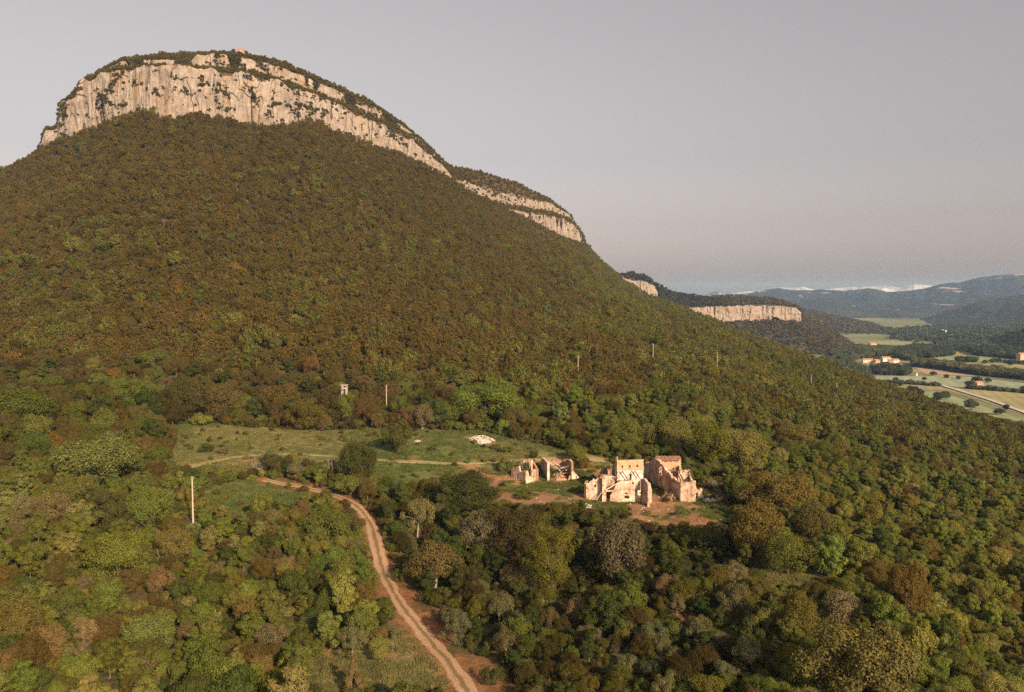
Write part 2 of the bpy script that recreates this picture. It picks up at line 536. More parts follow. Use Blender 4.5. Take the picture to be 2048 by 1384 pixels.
def ground_color(x, y, q):
    shp = x.shape
    x, y, q = x.ravel(), y.ravel(), q.ravel()
    c = np.empty((x.size, 3))
    litter = np.array([0.085, 0.060, 0.032])
    c[:] = litter
    near = y < 330
    n1 = fbm(x / 9.0, y / 9.0, 4, 5)
    n2 = fbm(x / 3.0, y / 3.0, 3, 15)
    n3 = fbm(x / 30.0, y / 30.0, 3, 25)
    under = np.array([0.095, 0.090, 0.035])
    w = (near * sstep(-0.35, 0.25, n1 + 0.3))[:, None]
    c = c * (1 - w) + under * w
    idx = np.where(near)[0]
    xn, yn = x[idx], y[idx]
    grass = np.array([0.112, 0.125, 0.042])
    dry = np.array([0.190, 0.165, 0.068])
    soil = np.array([0.275, 0.155, 0.084])
    redsoil = np.array([0.235, 0.112, 0.052])
    cn = c[idx]
    open_ = np.zeros(len(idx))
    for P in (MEADOW, GLADE, PATCH, SCRUB):
        open_ = np.maximum(open_, in_poly(P, xn + n2[idx] * 2, yn + n1[idx] * 3))
    gmix = sstep(-0.35, 0.45, n3[idx] + 0.55 * n2[idx])[:, None]
    gcol = grass * (1 - gmix) + dry * gmix
    cn = np.where(open_[:, None] > 0, gcol, cn)
    # bare soil in the yard, along the track and in scattered places
    yard = in_poly(YARD, xn + n2[idx] * 2, yn + n1[idx] * 3)
    ymix = sstep(-0.30, 0.30, n1[idx] + 0.8 * n2[idx] + 0.08)[:, None]
    cn = np.where(yard[:, None], np.array([0.110, 0.118, 0.038]) * (1 - ymix) + soil * ymix, cn)
    dt = dist_curve(TRACK, xn, yn)
    bank = np.clip(1 - (dt - 1.6) / (3.6 + 2.6 * n1[idx]), 0, 1) * sstep(-0.5, 0.3, n2[idx] + 0.1)
    cn = cn * (1 - bank[:, None]) + redsoil * bank[:, None]
    dp = dist_curve(YPATH, xn, yn)
    wp = np.clip(1 - (dp - 2.2) / 2.0, 0, 1)[:, None] * 0.9
    cn = cn * (1 - wp) + soil * wp
    for (px, py, rad, s) in SOIL_SPOTS:
        p = hit(px, py)
        d = np.hypot(xn - p[0], (yn - p[1]))
        w = np.clip(1.25 - d / (rad * (1 + 0.5 * n2[idx])), 0, 1)[:, None] * s
        cn = cn * (1 - w) + redsoil * w
    c[idx] = cn
    return c.reshape(-1, 3)

SOIL_SPOTS = [(832, 914, 2.5, 1.0), (325, 845, 3, 0.8), (520, 850, 4, 0.35), (600, 955, 4, 0.7), (560, 955, 3, 0.7), (470, 925, 7, 0.45), (520, 925, 6, 0.4), (870, 1240, 5, 0.8), (900, 1270, 5, 0.8), (830, 1190, 4, 0.8),
              (950, 1330, 4, 0.7), (980, 1370, 5, 0.7), (1110, 1220, 3, 0.8), (1180, 1180, 3, 0.8), (1200, 1200, 3, 0.7), (1400, 1230, 4, 0.8), (1370, 1240, 3, 0.8), (1055, 1280, 3, 0.8), (1490, 1215, 4, 0.8),
              (1195, 1285, 2, 0.7), (1250, 1374, 3, 0.7), (1190, 1370, 3, 0.6), (645, 1305, 2.5, 0.8), (650, 1335, 3, 0.6), (780, 1315, 2, 0.5), (170, 1208, 2.0, 0.6), (1500, 1120, 3, 0.7), (720, 1030, 3, 0.6), (700, 985, 4, 0.6),
              (1045, 1040, 4, 0.5), (1380, 1050, 9, 0.55), (960, 955, 4, 0.7), (1000, 985, 5, 0.7), (1110, 868, 2, 0.3), (640, 975, 5, 0.6)]
gc = ground_color(Xg, Yg, np.array(Qg))
me = mesh_np('hillside', np.stack([Xg, Yg, Zg], -1).reshape(-1, 3), grid_faces(*Yg.shape), M['ground'], True)
vcol(me, 'gcol', gc)
structure('hillside', me, 'wooded mountain slope rising from the grassy clearing to the cliffs', 'hillside')

# ------------------------------------------------------------------ cliffs
def cliff_band(name, r0, r1, q0, q1, dq, nrow, below, out, seed, label, minh=1.5, gap=None):
    cq = np.arange(q0, q1, dq)
    RR = rows_at(cq)
    Y0, z0 = RR[r0]
    Y1, z1 = RR[r1]
    x0 = (cq - 1024) / F * Y0
    s = np.r_[0, np.cumsum(np.hypot(np.diff(x0), np.diff(Y0)))]       # metres along the foot
    t = np.linspace(0, 1, nrow)[:, None]
    h = np.maximum(z1 - z0, 0.0)
    blend = sstep(0.0, 6.0, h)
    zt = z1 + fbm(s / 12.0, s * 0, 4, seed + 5) * np.minimum(h * 0.22, 6.0)
    zb = z0 - below * blend - 1.0
    if gap is not None:
        gf = 1 - sstep(gap - 0.10, gap + 0.14, fbm(s / 22.0, s * 0, 3, seed + 12) + 0.2 * fbm(s / 5.0, s * 0, 2, seed + 13))
        zt = z0 - 1.0 + (zt - z0 + 1.0) * gf
        gap_h = h * gf
    else:
        gap_h = h
    Z = zb + (zt - zb) * t
    Yy = Y0 + (Y1 - Y0) * np.clip((Z - z0) / np.maximum(h, 1), 0, 1)
    S = np.broadcast_to(s, Z.shape)
    wob = fbm(S / 30.0, Z / 40.0, 3, seed + 31) * 6.0
    big = fbm((S + wob) / 42.0, Z / 120.0, 3, seed) * 7.0
    mid = (1 - np.abs(fbm((S + wob) / 13.0, Z / 55.0, 3, seed + 1))) * 5.0
    flute = np.abs(fbm((S + wob) / 6.5, Z / 46.0, 4, seed + 2)) * 4.6 * (0.2 + 1.3 * vnoise(S / 38.0, Z / 60.0, seed + 9) ** 1.5)
    bed = fbm(S / 40.0, Z / 6.0, 3, seed + 3) * 1.0 * (0.3 + 1.4 * vnoise(S / 60.0, Z / 25.0, seed + 10))
    rough = fbm(S / 3.0, Z / 7.0, 3, seed + 4) * 0.9
    step = np.round(fbm(S / 22.0, Z / 40.0, 3, seed + 6) * 3.0) * 1.5
    joint = (np.abs(fbm((S + 0.4 * wob) / 13.0, Z / 500.0, 2, seed + 15)) < 0.045) * 2.4 * sstep(0.35, 0.6, vnoise(S / 30.0, Z / 22.0, seed + 16))
    disp = (big - joint + mid - flute + bed + rough + step - 1.0) * np.clip(h / 26.0, 0.2, 1.0)
    disp = disp * np.sin(np.clip(t, 0, 1) * math.pi / 2 + 0.6).clip(0.25, 1) + out * np.clip(h / 30.0, 0.1, 1)
    Yy = Yy - disp
    X = (cq - 1024) / F * Yy + fbm(S / 6.0, Z / 14.0, 2, seed + 8) * 0.8
    # a lid running back into the slope
    Xl, Yl, Zl = X[-1:] , Yy[-1:] + 9 * np.clip(h / 20, 0.2, 1), Z[-1:] - 1.0
    V = np.stack([np.r_[X, Xl], np.r_[Yy, Yl], np.r_[Z, Zl]], -1)
    faces = grid_faces(nrow + 1, len(cq))
    keep_c = h > minh
    fc = (np.arange(len(faces)) % (len(cq) - 1))
    keep_c = keep_c & (gap_h > 0.8)
    keep = keep_c[fc] & keep_c[fc + 1]
    me = mesh_np(name, V.reshape(-1, 3), faces[keep], M['cliff'], False)
    structure(name, me, label, 'cliff')
    full = np.stack([X, Yy, (zb + (z1 - zb) * t) + 0 * Z], -1)
    CLIFFS.append((V[:-1], gap_h, h, full))
    return V, h

CLIFFS = []
CL_V, CL_h = cliff_band('cliff', 1, 2, 84, 905, 1.0, 84, 9, 5.0, 100, 'tall pale limestone cliff along the left mountain shoulder')
cliff_band('cliff', 3, 4, 140, 905, 1.0, 30, 3, 3.5, 200, 'upper narrow limestone band below the wooded summit', gap=0.30)
cliff_band('cliff', 1, 2, 985, 1185, 1.0, 30, 5, 3.5, 300, 'lower rock band at the right end of the ridge', gap=0.5)
cliff_band('cliff', 3, 4, 908, 1175, 1.0, 30, 3, 3.5, 400, 'upper rock band below the rounded right shoulder')

# ------------------------------------------------------------------ tracks
def track_mesh(name, C, half, lanes, mat, lift=0.06):
    T = np.gradient(C, axis=0)
    T /= np.linalg.norm(T, axis=1)[:, None]
    N = np.stack([-T[:, 1], T[:, 0]], 1)
    offs = np.array(lanes)
    s = np.arange(len(C))
    ww = 1 + 0.32 * fbm(s / 9.0, s * 0, 3, 77)
    P = C[:, None, :] + N[:, None, :] * (offs[None, :, None] * half * ww[:, None, None])
    P = P + (np.stack([fbm(P[..., 0] / 1.6, P[..., 1] / 1.6, 2, 5), fbm(P[..., 0] / 1.6, P[..., 1] / 1.6, 2, 6)], -1)) * 0.26
    z = z_xy(P[..., 0], P[..., 1]) + lift
    edge = np.abs(offs) >= 0.999
    z[:, edge] -= lift + 0.12
    z -= 0.05 * (np.abs(np.abs(offs) - 0.55) < 0.2)
    V = np.concatenate([P, z[..., None]], -1)
    me = mesh_np(name, V.reshape(-1, 3), grid_faces(len(C), len(offs)), mat, True)
    a = me.attributes.new('lane', 'FLOAT', 'POINT')
    a.data.foreach_set('value', np.tile(np.abs(offs) * 0.6, len(C)).astype(np.float32))
    return me

def track_material(name, rut, mid, edge):
    m, n, l = new_mat(name)
    at = n.new('ShaderNodeAttribute')
    at.attribute_name = 'lane'
    v = coords(n, l, 'Object')
    f = noise(n, l, 1.1, 6, 0.68, v)
    f2 = noise(n, l, 4.0, 4, 0.6, v)
    ad = n.new('ShaderNodeMath')
    ad.operation = 'MULTIPLY_ADD'
    l.new(f, ad.inputs[0])
    ad.inputs[1].default_value = 0.36
    l.new(at.outputs['Fac'], ad.inputs[2])
    c = ramp(n, l, ad.outputs[0], [(0.26, mid), (0.37, rut), (0.62, rut), (0.76, edge)])
    c = mixc(n, l, 1.0, c, ramp(n, l, f2, [(0.3, (0.7, 0.68, 0.66)), (0.65, (1.15, 1.13, 1.1))]), 'MULTIPLY')
    out_diffuse(n, l, c, 0.95, bump_of(n, l, f2, 0.5, 0.1), 0.05)
    return m

LANES = (-1, -0.8, -0.62, -0.42, -0.2, 0, 0.2, 0.42, 0.62, 0.8, 1)
M['track'] = track_material('dirt_track', (0.40, 0.255, 0.16), (0.20, 0.135, 0.062), (0.235, 0.125, 0.06))
M['faint'] = track_material('faint_track', (0.33, 0.265, 0.14), (0.17, 0.16, 0.058), (0.17, 0.16, 0.058))
structure('dirt_track', track_mesh('dirt_track', TRACK, 1.5, LANES, M['track'], 0.12), 'pale two-rut dirt track curving up from the bottom edge', 'track')
structure('meadow_path', track_mesh('meadow_path', PATH, 1.2, LANES, M['faint'], 0.10), 'faint wheel path crossing the meadow towards the ruins', 'path')

# ------------------------------------------------------------------ far setting: valley floor, fields, hills, mountains
VZ = -50.0
def on_valley(px, py, z=VZ):
    u, s = ray(px, py)
    Y = (z - HC) / s
    return np.array([u * Y, Y, z])

def valley_material(name, stops, s1, s2, b=0.0):
    m, n, l = new_mat(name)
    v = coords(n, l, 'Object')
    f = noise(n, l, s1, 5, 0.6, v)
    f2 = noise(n, l, s2, 5, 0.7, v)
    c = ramp(n, l, f, stops)
    c = mixc(n, l, 1.0, c, ramp(n, l, f2, [(0.3, (0.78, 0.78, 0.78)), (0.7, (1.2, 1.18, 1.15))]), 'MULTIPLY')
    out_diffuse(n, l, c, 0.95, None, 0.05)
    return m
M['valley'] = valley_material('valley_floor', [(0.35, (0.12, 0.135, 0.07)), (0.5, (0.18, 0.19, 0.10)), (0.65, (0.24, 0.23, 0.13))], 0.004, 0.05)
gx = np.r_[np.linspace(-16000, -2000, 12)[:-1], np.linspace(-2000, 3000, 26), np.linspace(3000, 16000, 12)[1:]]
gy = np.r_[np.linspace(-3000, 300, 6)[:-1], np.linspace(300, 4000, 30), np.linspace(4000, 16000, 12)[1:]]
GX, GY = np.meshgrid(gx, gy)
me = mesh_np('valley_floor', np.stack([GX, GY, np.full_like(GX, VZ)], -1).reshape(-1, 3), grid_faces(*GX.shape), M['valley'], True)
structure('valley_floor', me, 'flat green valley floor stretching to the far mountains', 'valley')

def striped(name, a, b, ang, freq):
    m, n, l = new_mat(name)
    t = n.new('ShaderNodeTexCoord')
    mp = n.new('ShaderNodeMapping')
    mp.inputs['Rotation'].default_value = (0, 0, ang)
    l.new(t.outputs['Object'], mp.inputs['Vector'])
    w = n.new('ShaderNodeTexWave')
    w.inputs['Scale'].default_value = freq
    w.inputs['Distortion'].default_value = 1.2
    w.inputs['Detail'].default_value = 2
    l.new(mp.outputs['Vector'], w.inputs['Vector'])
    f = noise(n, l, 0.02, 5, 0.65, t.outputs['Object'])
    c = ramp(n, l, w.outputs['Fac'], [(0.3, a), (0.7, b)])
    c = mixc(n, l, 1.0, c, ramp(n, l, f, [(0.3, (0.8, 0.82, 0.8)), (0.7, (1.18, 1.15, 1.12))]), 'MULTIPLY')
    out_diffuse(n, l, c, 0.95, None, 0.05)
    return m
M['f_green'] = striped('pale_green_crop', (0.22, 0.26, 0.13), (0.25, 0.285, 0.15), 0.4, 0.02)
M['f_grey'] = striped('grey_green_crop', (0.25, 0.28, 0.19), (0.28, 0.31, 0.21), 0.4, 0.02)
M['f_tan'] = striped('tan_stubble', (0.27, 0.24, 0.115), (0.31, 0.275, 0.14), 0.4, 0.03)
M['f_vine'] = striped('vineyard_rows', (0.24, 0.20, 0.10), (0.42, 0.31, 0.19), 0.75, 0.045)
M['f_gold'] = striped('golden_crop', (0.33, 0.28, 0.10), (0.37, 0.31, 0.12), 0.1, 0.03)
M['f_soil'] = striped('ploughed_soil', (0.38, 0.25, 0.17), (0.42, 0.29, 0.19), 0.1, 0.03)
FIELDS = [  # traced outlines, material, label
    ([(1690, 764), (1750, 753), (1835, 752), (1884, 750), (1960, 756), (2060, 768), (2160, 780), (2160, 800), (2060, 786), (1985, 780), (1930, 776), (1884, 771), (1815, 766), (1745, 763)], 'f_grey', 'pale grey-green field running beside the road head'),
    ([(1700, 768), (1745, 764), (1815, 767), (1880, 772), (1930, 777), (1985, 781), (2060, 787), (2160, 801), (2160, 860), (2060, 835), (1960, 800), (1900, 783), (1880, 780), (1780, 782), (1700, 785)], 'f_tan', 'wide tan-green field on the far side of the valley road'),
    ([(1740, 784), (1876, 783), (1935, 802), (2040, 838), (2110, 872), (1900, 860), (1760, 830)], 'f_green', 'soft green field below the pale valley road'),
    ([(1722, 727), (1800, 725), (1822, 736), (1848, 745), (1800, 742), (1760, 736)], 'f_vine', 'orange striped vineyard in front of the village'),
    ([(1828, 735), (1850, 738), (1905, 746), (1960, 753), (1905, 751), (1850, 748)], 'f_soil', 'reddish ploughed strip beside the vineyard'),
    ([(1855, 712), (1920, 710), (1998, 713), (2010, 722), (1950, 725), (1885, 722)], 'f_green', 'pale green field behind the long tree belt'),
    ([(1895, 725), (1990, 726), (2080, 733), (2160, 740), (2160, 748), (2060, 741), (1960, 735)], 'f_tan', 'tan field between the tree belt and far woods'),
    ([(1906, 704), (1944, 704), (1946, 710), (1905, 711)], 'f_gold', 'small golden field among dark woods'),
    ([(1732, 683), (1790, 681), (1835, 685), (1866, 689), (1820, 692), (1745, 689)], 'f_green', 'narrow pale field at the hill foot'),
    ([(1880, 673), (1930, 672), (1978, 675), (1930, 677)], 'f_grey', 'thin pale field far along the valley'),
    ([(1744, 767), (1768, 767), (1768, 770), (1742, 770)], 'f_soil', 'bare pink soil patch beside the field edge'),
]
for i, (pts, mk, lab) in enumerate(FIELDS):
    P = np.array([on_valley(*p) for p in pts])
    P[:, 2] = VZ + 0.12 + 0.05 * i
    me = bpy.data.meshes.new('field')
    me.from_pydata([tuple(p) for p in P], [], [tuple(range(len(P)))[::-1] if False else tuple(range(len(P)))])
    me.update()
    me.materials.append(M[mk])
    structure('field', me, lab, 'field')

M['road'] = simple_noise_mat('pale_road', [(0.3, (0.42, 0.37, 0.32)), (0.7, (0.52, 0.47, 0.41))], 0.05)
RP = np.array([on_valley(*p)[:2] for p in [(1876, 769), (1884, 772), (1930, 786), (1985, 803), (2048, 826), (2150, 868)]])
Tn = np.gradient(RP, axis=0)
Tn /= np.linalg.norm(Tn, axis=1)[:, None]
Nn = np.stack([-Tn[:, 1], Tn[:, 0]], 1)
V = []
for p, n_ in zip(RP, Nn):
    V += [(*(p - n_ * 2.6), VZ + 1.1), (*(p + n_ * 2.6), VZ + 1.1)]
me = mesh_np('valley_road', np.array(V), grid_faces(len(RP), 2), M['road'], True)
structure('valley_road', me, 'straight pale road crossing the valley fields', 'road')

def hill_material(name, stops, sc, rockcol=None, rock=0.62, zs=1.0, bump=1.0):
    m, n, l = new_mat(name)
    v = coords(n, l, 'Object')
    f = noise(n, l, sc, 8, 0.68, v)
    c = ramp(n, l, f, stops)
    if rockcol:
        fr = noise(n, l, 0.0022, 4, 0.6, coords(n, l, 'Object', (1, 1, 9)))
        fr2 = noise(n, l, 0.03, 4, 0.6, v)
        mk = n.new('ShaderNodeMath')
        mk.operation = 'MULTIPLY_ADD'
        l.new(fr2, mk.inputs[0])
        mk.inputs[1].default_value = 0.25
        l.new(fr, mk.inputs[2])
        mask = ramp(n, l, mk.outputs[0], [(rock + 0.125, (0, 0, 0)), (rock + 0.155, (1, 1, 1))])
        c = mixc(n, l, mask, c, rockcol)
    out_diffuse(n, l, c, 0.95, bump_of(n, l, f, 1.0, bump), 0.02)
    return m
M['hill_near'] = hill_material('wooded_hill', [(0.3, (0.055, 0.046, 0.026)), (0.5, (0.09, 0.075, 0.042)), (0.7, (0.13, 0.108, 0.062))], 0.09, bump=3.0)
M['hill_far'] = hill_material('far_wooded_mountain', [(0.3, (0.024, 0.027, 0.026)), (0.5, (0.036, 0.039, 0.036)), (0.7, (0.056, 0.056, 0.050))], 0.02, (0.30, 0.25, 0.215), 0.62, bump=14.0)
M['hill_speck'] = hill_material('right_wooded_mountain', [(0.3, (0.028, 0.032, 0.026)), (0.5, (0.046, 0.050, 0.036)), (0.68, (0.085, 0.084, 0.06))], 0.03, bump=8.0)
M['snow'] = hill_material('snow_mountain', [(0.38, (0.16, 0.18, 0.22)), (0.5, (0.34, 0.37, 0.42)), (0.6, (0.58, 0.60, 0.63))], 0.0022, bump=60.0)
HILLS = {}
def hill(name, crest, Yc, Yfoot, mat, label, amp, seed, step=3.0, zfoot=VZ - 2, cat='hill', shape=1.15):
    a = np.array(crest, float)
    u, s = ray(a[:, 0], a[:, 1])
    yc = a[:, 2] if a.shape[1] > 2 else np.full(len(a), Yc)
    cq = np.arange(1024 + u[0] * F, 1024 + u[-1] * F, step)
    Y1 = np.interp(cq, 1024 + u * F, yc)
    Z1 = np.interp(cq, 1024 + u * F, HC + s * yc)
    Z1 = Z1 + fbm(cq * Y1 / F / (amp * 3.5), cq * 0, 5, seed) * amp * 0.26
    Y0 = np.full_like(cq, Yfoot) if np.isscalar(Yfoot) else np.interp(cq, [p[0] for p in Yfoot], [p[1] for p in Yfoot])
    Y0 = np.minimum(Y0, Y1 - 20)
    t = np.linspace(0, 1, 46)[:, None]
    Y = Y0 + (Y1 - Y0) * t
    X = (cq - 1024) / F * Y
    Z = zfoot + (Z1 - zfoot) * t ** shape
    ls = (Yc - np.mean(Y0)) / 3.0
    Z = Z + fbm(X / ls * 1.3, Y / ls, 5, seed + 3) * amp * np.sin(math.pi * t) ** 0.8 * np.clip((Z1 - zfoot) / 30.0, 0, 1)
    tb = np.linspace(0, 1, 8)[1:, None]
    Yb = Y1 + (Y1 - Y0) * 0.8 * tb
    Zb = Z1 + (zfoot - 1 - Z1) * tb ** 1.6
    V = np.stack([np.r_[X, (cq - 1024) / F * Yb], np.r_[Y, Yb], np.r_[Z, Zb]], -1)
    me = mesh_np(name, V.reshape(-1, 3), grid_faces(V.shape[0], V.shape[1]), M[mat], True)
    structure(name, me, label, cat)
    HILLS[label] = (cq, Y0, Y1, V[:46])
    return V

H1 = hill('hill', [(1120, 560, 1900), (1180, 550, 1900), (1235, 552, 1900), (1262, 546, 1900), (1292, 556, 1900), (1322, 575, 1900), (1350, 588, 1950), (1400, 594, 2000), (1470, 606, 2000), (1540, 640, 2000)], 1900, 1620, 'hill_near',
          'dark wooded knoll rising just behind the near ridge', 8, 500)
H2 = hill('hill', [(1270, 600, 2050), (1330, 597, 2050), (1400, 596, 2060), (1470, 592, 2060), (1530, 596, 2050), (1570, 604, 2030), (1600, 616, 1980), (1612, 634, 1930), (1660, 662, 1830), (1705, 690, 1700), (1740, 712, 1560), (1765, 722, 1450)], 2050,
          [(1270, 1560), (1500, 1540), (1620, 1480), (1700, 1400), (1765, 1330)], 'hill_near', 'dark flat-topped hill with a pale cliff band', 7, 520, shape=1.0)
H3 = hill('hill', [(1500, 618), (1560, 616), (1620, 622), (1680, 636), (1740, 647), (1790, 664), (1830, 680), (1850, 690)], 2900, 2350, 'hill_near', 'low wooded hill behind the flat-topped hill', 10, 540)
H0 = hill('hill', [(1900, 706), (1935, 697), (1985, 682), (2048, 664), (2150, 645), (2300, 630)], 1850, 1520, 'hill_near', 'dark wooded slope at the right edge of the valley', 6, 560)
HR1 = hill('mountain', [(1700, 650), (1780, 648), (1850, 637), (1900, 618), (1960, 604), (2048, 588), (2150, 575), (2300, 566), (2500, 575)], 4200, [(1700, 4000), (1850, 3300), (2048, 2500), (2500, 2300)], 'hill_speck',
           'wooded mountain shoulder descending from the right edge', 35, 580, cat='mountain')
HF = hill('mountain', [(1570, 626), (1640, 616), (1700, 620), (1760, 630), (1800, 622), (1850, 626), (1900, 635), (1960, 640)], 5200, 4300, 'hill_speck', 'low bluish foothills below the long mountain', 25, 600, cat='mountain')
HR2 = hill('mountain', [(1440, 606), (1490, 594), (1512, 585), (1560, 579), (1600, 583), (1645, 580), (1690, 582), (1738, 575), (1775, 582), (1820, 579), (1870, 574), (1920, 565), (1960, 555), (1995, 550), (2048, 548), (2150, 538), (2300, 545), (2500, 560)], 7200, 5000, 'hill_far',
           'long blue-grey mountain with pale rock bands', 90, 620, cat='mountain', shape=0.8)
HB = hill('mountain', [(1340, 600), (1385, 594), (1412, 590), (1430, 583), (1450, 590), (1480, 588), (1520, 584), (1600, 590)], 10000, 9000, 'hill_far', 'small faint blue hill on the horizon', 20, 640, cat='mountain')
HS = hill('mountain', [(1380, 597), (1430, 591), (1470, 583), (1510, 581), (1540, 578), (1560, 574), (1585, 577), (1605, 575), (1630, 580), (1680, 575), (1705, 571), (1735, 574), (1770, 571), (1800, 575), (1830, 569), (1865, 571), (1900, 574), (1950, 578), (2048, 585)], 13000, 11500, 'snow',
          'distant snow-covered mountains on the horizon', 120, 660, cat='mountain', step=2.0)

def band_on(name, top, base, Yt, Yb, label, seed, out=6.0, back=140):
    """a cliff band standing on a far hill"""
    a, b = np.array(top, float), np.array(base, float)
    px = np.arange(a[0, 0], a[-1, 0], 0.8)
    pt, pb = np.interp(px, a[:, 0], a[:, 1]), np.interp(px, b[:, 0], b[:, 1])
    pt = pt + fbm(px / 9.0, px * 0, 4, seed + 7) * 2.6
    pb = np.maximum(pb + fbm(px / 14.0, px * 0, 4, seed + 8) * 5.0, pt + 1.0)
    t = np.linspace(0, 1, 22)[:, None]
    py = pb + 9 + (pt - pb - 9) * t
    Y = Yb + (Yt - Yb) * t + 0 * px
    u, s = ray(np.broadcast_to(px, py.shape), py)
    Z = HC + s * Y
    S = np.broadcast_to(px * Y.mean() / F, Z.shape)
    d = fbm(S / 30.0, Z / 60.0, 3, seed) * 8 + np.abs(fbm(S / 9.0, Z / 30.0, 3, seed + 1)) * 6 + fbm(S / 60, Z / 6.0, 3, seed + 2) * 3 + fbm(S / 5, Z / 5, 2, seed + 3) * 2
    d = d * np.minimum(1, (pb - pt) / 10.0) + out
    Y2 = Y - d
    X = u * Y2
    Z = HC + s * Y2
    V = np.stack([np.r_[X, X[-1:] * (1 + back / Y2[-1:])], np.r_[Y2, Y2[-1:] + back], np.r_[Z, HC + s[-1:] * (Y2[-1:] + back) - 1.5]], -1)
    me = mesh_np(name, V.reshape(-1, 3), grid_faces(V.shape[0], V.shape[1]), M['cliff'], False)
    structure(name, me, label, 'cliff')
    return V
band_on('cliff', [(1340, 622), (1365, 617), (1440, 613), (1520, 611), (1565, 613), (1592, 617), (1603, 625)], [(1340, 626), (1380, 639), (1440, 641), (1500, 638), (1535, 636), (1550, 628), (1575, 634), (1603, 638)], 1800, 1785,
        'distant pale cliff band around the flat-topped hill', 700)
band_on('cliff', [(1244, 552), (1262, 562), (1290, 563), (1308, 572), (1316, 586)], [(1244, 556), (1262, 568), (1285, 581), (1305, 592), (1316, 592)], 1850, 1838, 'small pale rock face on the wooded knoll', 720)

# ------------------------------------------------------------------ plant prototypes (kept outside the scene, copied from)
proto_col = {}
def quads(P, Nrm, size, asp, r):
    n = len(P)
    a = r.normal(size=(n, 3))
    t = np.cross(Nrm, a)
    t /= np.linalg.norm(t, axis=1)[:, None] + 1e-9
    b = np.cross(Nrm, t)
    sz = (size * r.uniform(0.6, 1.35, n))[:, None]
    bend = Nrm * sz * r.uniform(-0.25, 0.25, n)[:, None]
    V = np.stack([P + t * sz, P + b * sz * asp + bend, P - t * sz, P - b * sz * asp + bend], 1).reshape(-1, 3)
    return V, np.arange(4 * n).reshape(-1, 4)

def crown_mesh(name, seed, H, Rr, z0, nclump, nleaf, leaf, shape='dome', clump=0.34, spread=0.55, asp=0.6):
    r = np.random.default_rng(seed)
    hh = H - z0
    C, Rc, D = [], [], []
    lob = r.uniform(0, 6.28, 3)
    for i in range(nclump):
        if shape == 'cone':
            tz = r.uniform(0, 1) ** 1.3
            ang = r.uniform(0, 6.28)
            rad = Rr * (1 - tz) ** 0.8 * r.uniform(0.35, 0.95)
            c = np.array([math.cos(ang) * rad, math.sin(ang) * rad, z0 + hh * (0.08 + 0.86 * tz)])
            d = np.array([math.cos(ang), math.sin(ang), 0.5])
            rc = Rr * clump * (1.05 - 0.65 * tz) * r.uniform(0.8, 1.2)
        else:
            d = r.normal(size=3)
            d[2] = d[2] * 0.95 + 0.22
            d /= np.linalg.norm(d)
            ang = math.atan2(d[1], d[0])
            lobe = 1 + 0.16 * math.sin(2 * ang + lob[0]) + 0.12 * math.sin(3 * ang + lob[1])
            k = (r.uniform(spread, 0.86) if r.uniform() > 0.2 else r.uniform(0.1, 0.5)) * lobe
            low = max(d[2], -0.95)
            c = np.array([d[0] * Rr * k, d[1] * Rr * k, z0 + hh * 0.46 + low * hh * 0.44 * k])
            rc = Rr * clump * r.uniform(0.65, 1.25)
            if shape == 'tall':
                c[:2] *= 0.9
        C.append(c); Rc.append(rc); D.append(d / np.linalg.norm(d))
    C, Rc, D = np.array(C), np.array(Rc), np.array(D)
    w = Rc ** 2
    idx = r.choice(nclump, nleaf, p=w / w.sum())
    d = r.normal(size=(nleaf, 3))
    d /= np.linalg.norm(d, axis=1)[:, None]
    flip = (d * D[idx]).sum(1) < -0.35
    d[flip] *= -1
    P = C[idx] + d * (Rc[idx] * r.uniform(0.45, 1.18, nleaf) ** 0.7)[:, None] * np.array([1, 1, 0.82])
    Nrm = d + r.normal(size=(nleaf, 3)) * 0.45 + np.array([0, 0, 0.15])
    Nrm /= np.linalg.norm(Nrm, axis=1)[:, None]
    V, Fc = quads(P, Nrm, leaf, asp, r)
    return mesh_np(name, V, Fc, M['leaf']), C, Rc

def tube(V, Fc, pts, rad, sides=6):
    pts = np.array(pts, float)
    base = len(V)
    for i, p in enumerate(pts):
        t = pts[min(i + 1, len(pts) - 1)] - pts[max(i - 1, 0)]
        t /= np.linalg.norm(t) + 1e-9
        a = np.cross(t, [0.31, 0.95, 0.12])
        a /= np.linalg.norm(a) + 1e-9
        b = np.cross(t, a)
        for k in range(sides):
            an = 2 * math.pi * k / sides
            V.append(p + (a * math.cos(an) + b * math.sin(an)) * rad[i])
    for i in range(len(pts) - 1):
        for k in range(sides):
            k2 = (k + 1) % sides
            Fc.append((base + i * sides + k, base + i * sides + k2, base + (i + 1) * sides + k2, base + (i + 1) * sides + k))

def trunk_mesh(name, seed, z0, H, C, rad, nlimb, mat, fork=0.5):
    r = np.random.default_rng(seed)
    V, Fc = [], []
    top = np.array([r.normal() * 0.25, r.normal() * 0.25, z0 + (H - z0) * fork])
    mid = np.array([r.normal() * 0.15, r.normal() * 0.15, z0 * 0.8])
    tube(V, Fc, [(0, 0, -0.6), (0, 0, 0.05), mid, top], [rad * 1.35, rad * 1.1, rad * 0.85, rad * 0.3])
    order = r.permutation(len(C))[:nlimb]
    for i in order:
        s = r.uniform(0.25, 0.9)
        st = mid * (1 - s) + top * s
        en = C[i]
        m_ = (st + en) / 2 + np.array([0, 0, 0.12 * np.linalg.norm(en - st)]) + r.normal(size=3) * 0.12
        tube(V, Fc, [st, m_, en], [rad * 0.42, rad * 0.26, rad * 0.10], 5)
    return mesh_np(name, V, Fc, mat, True)

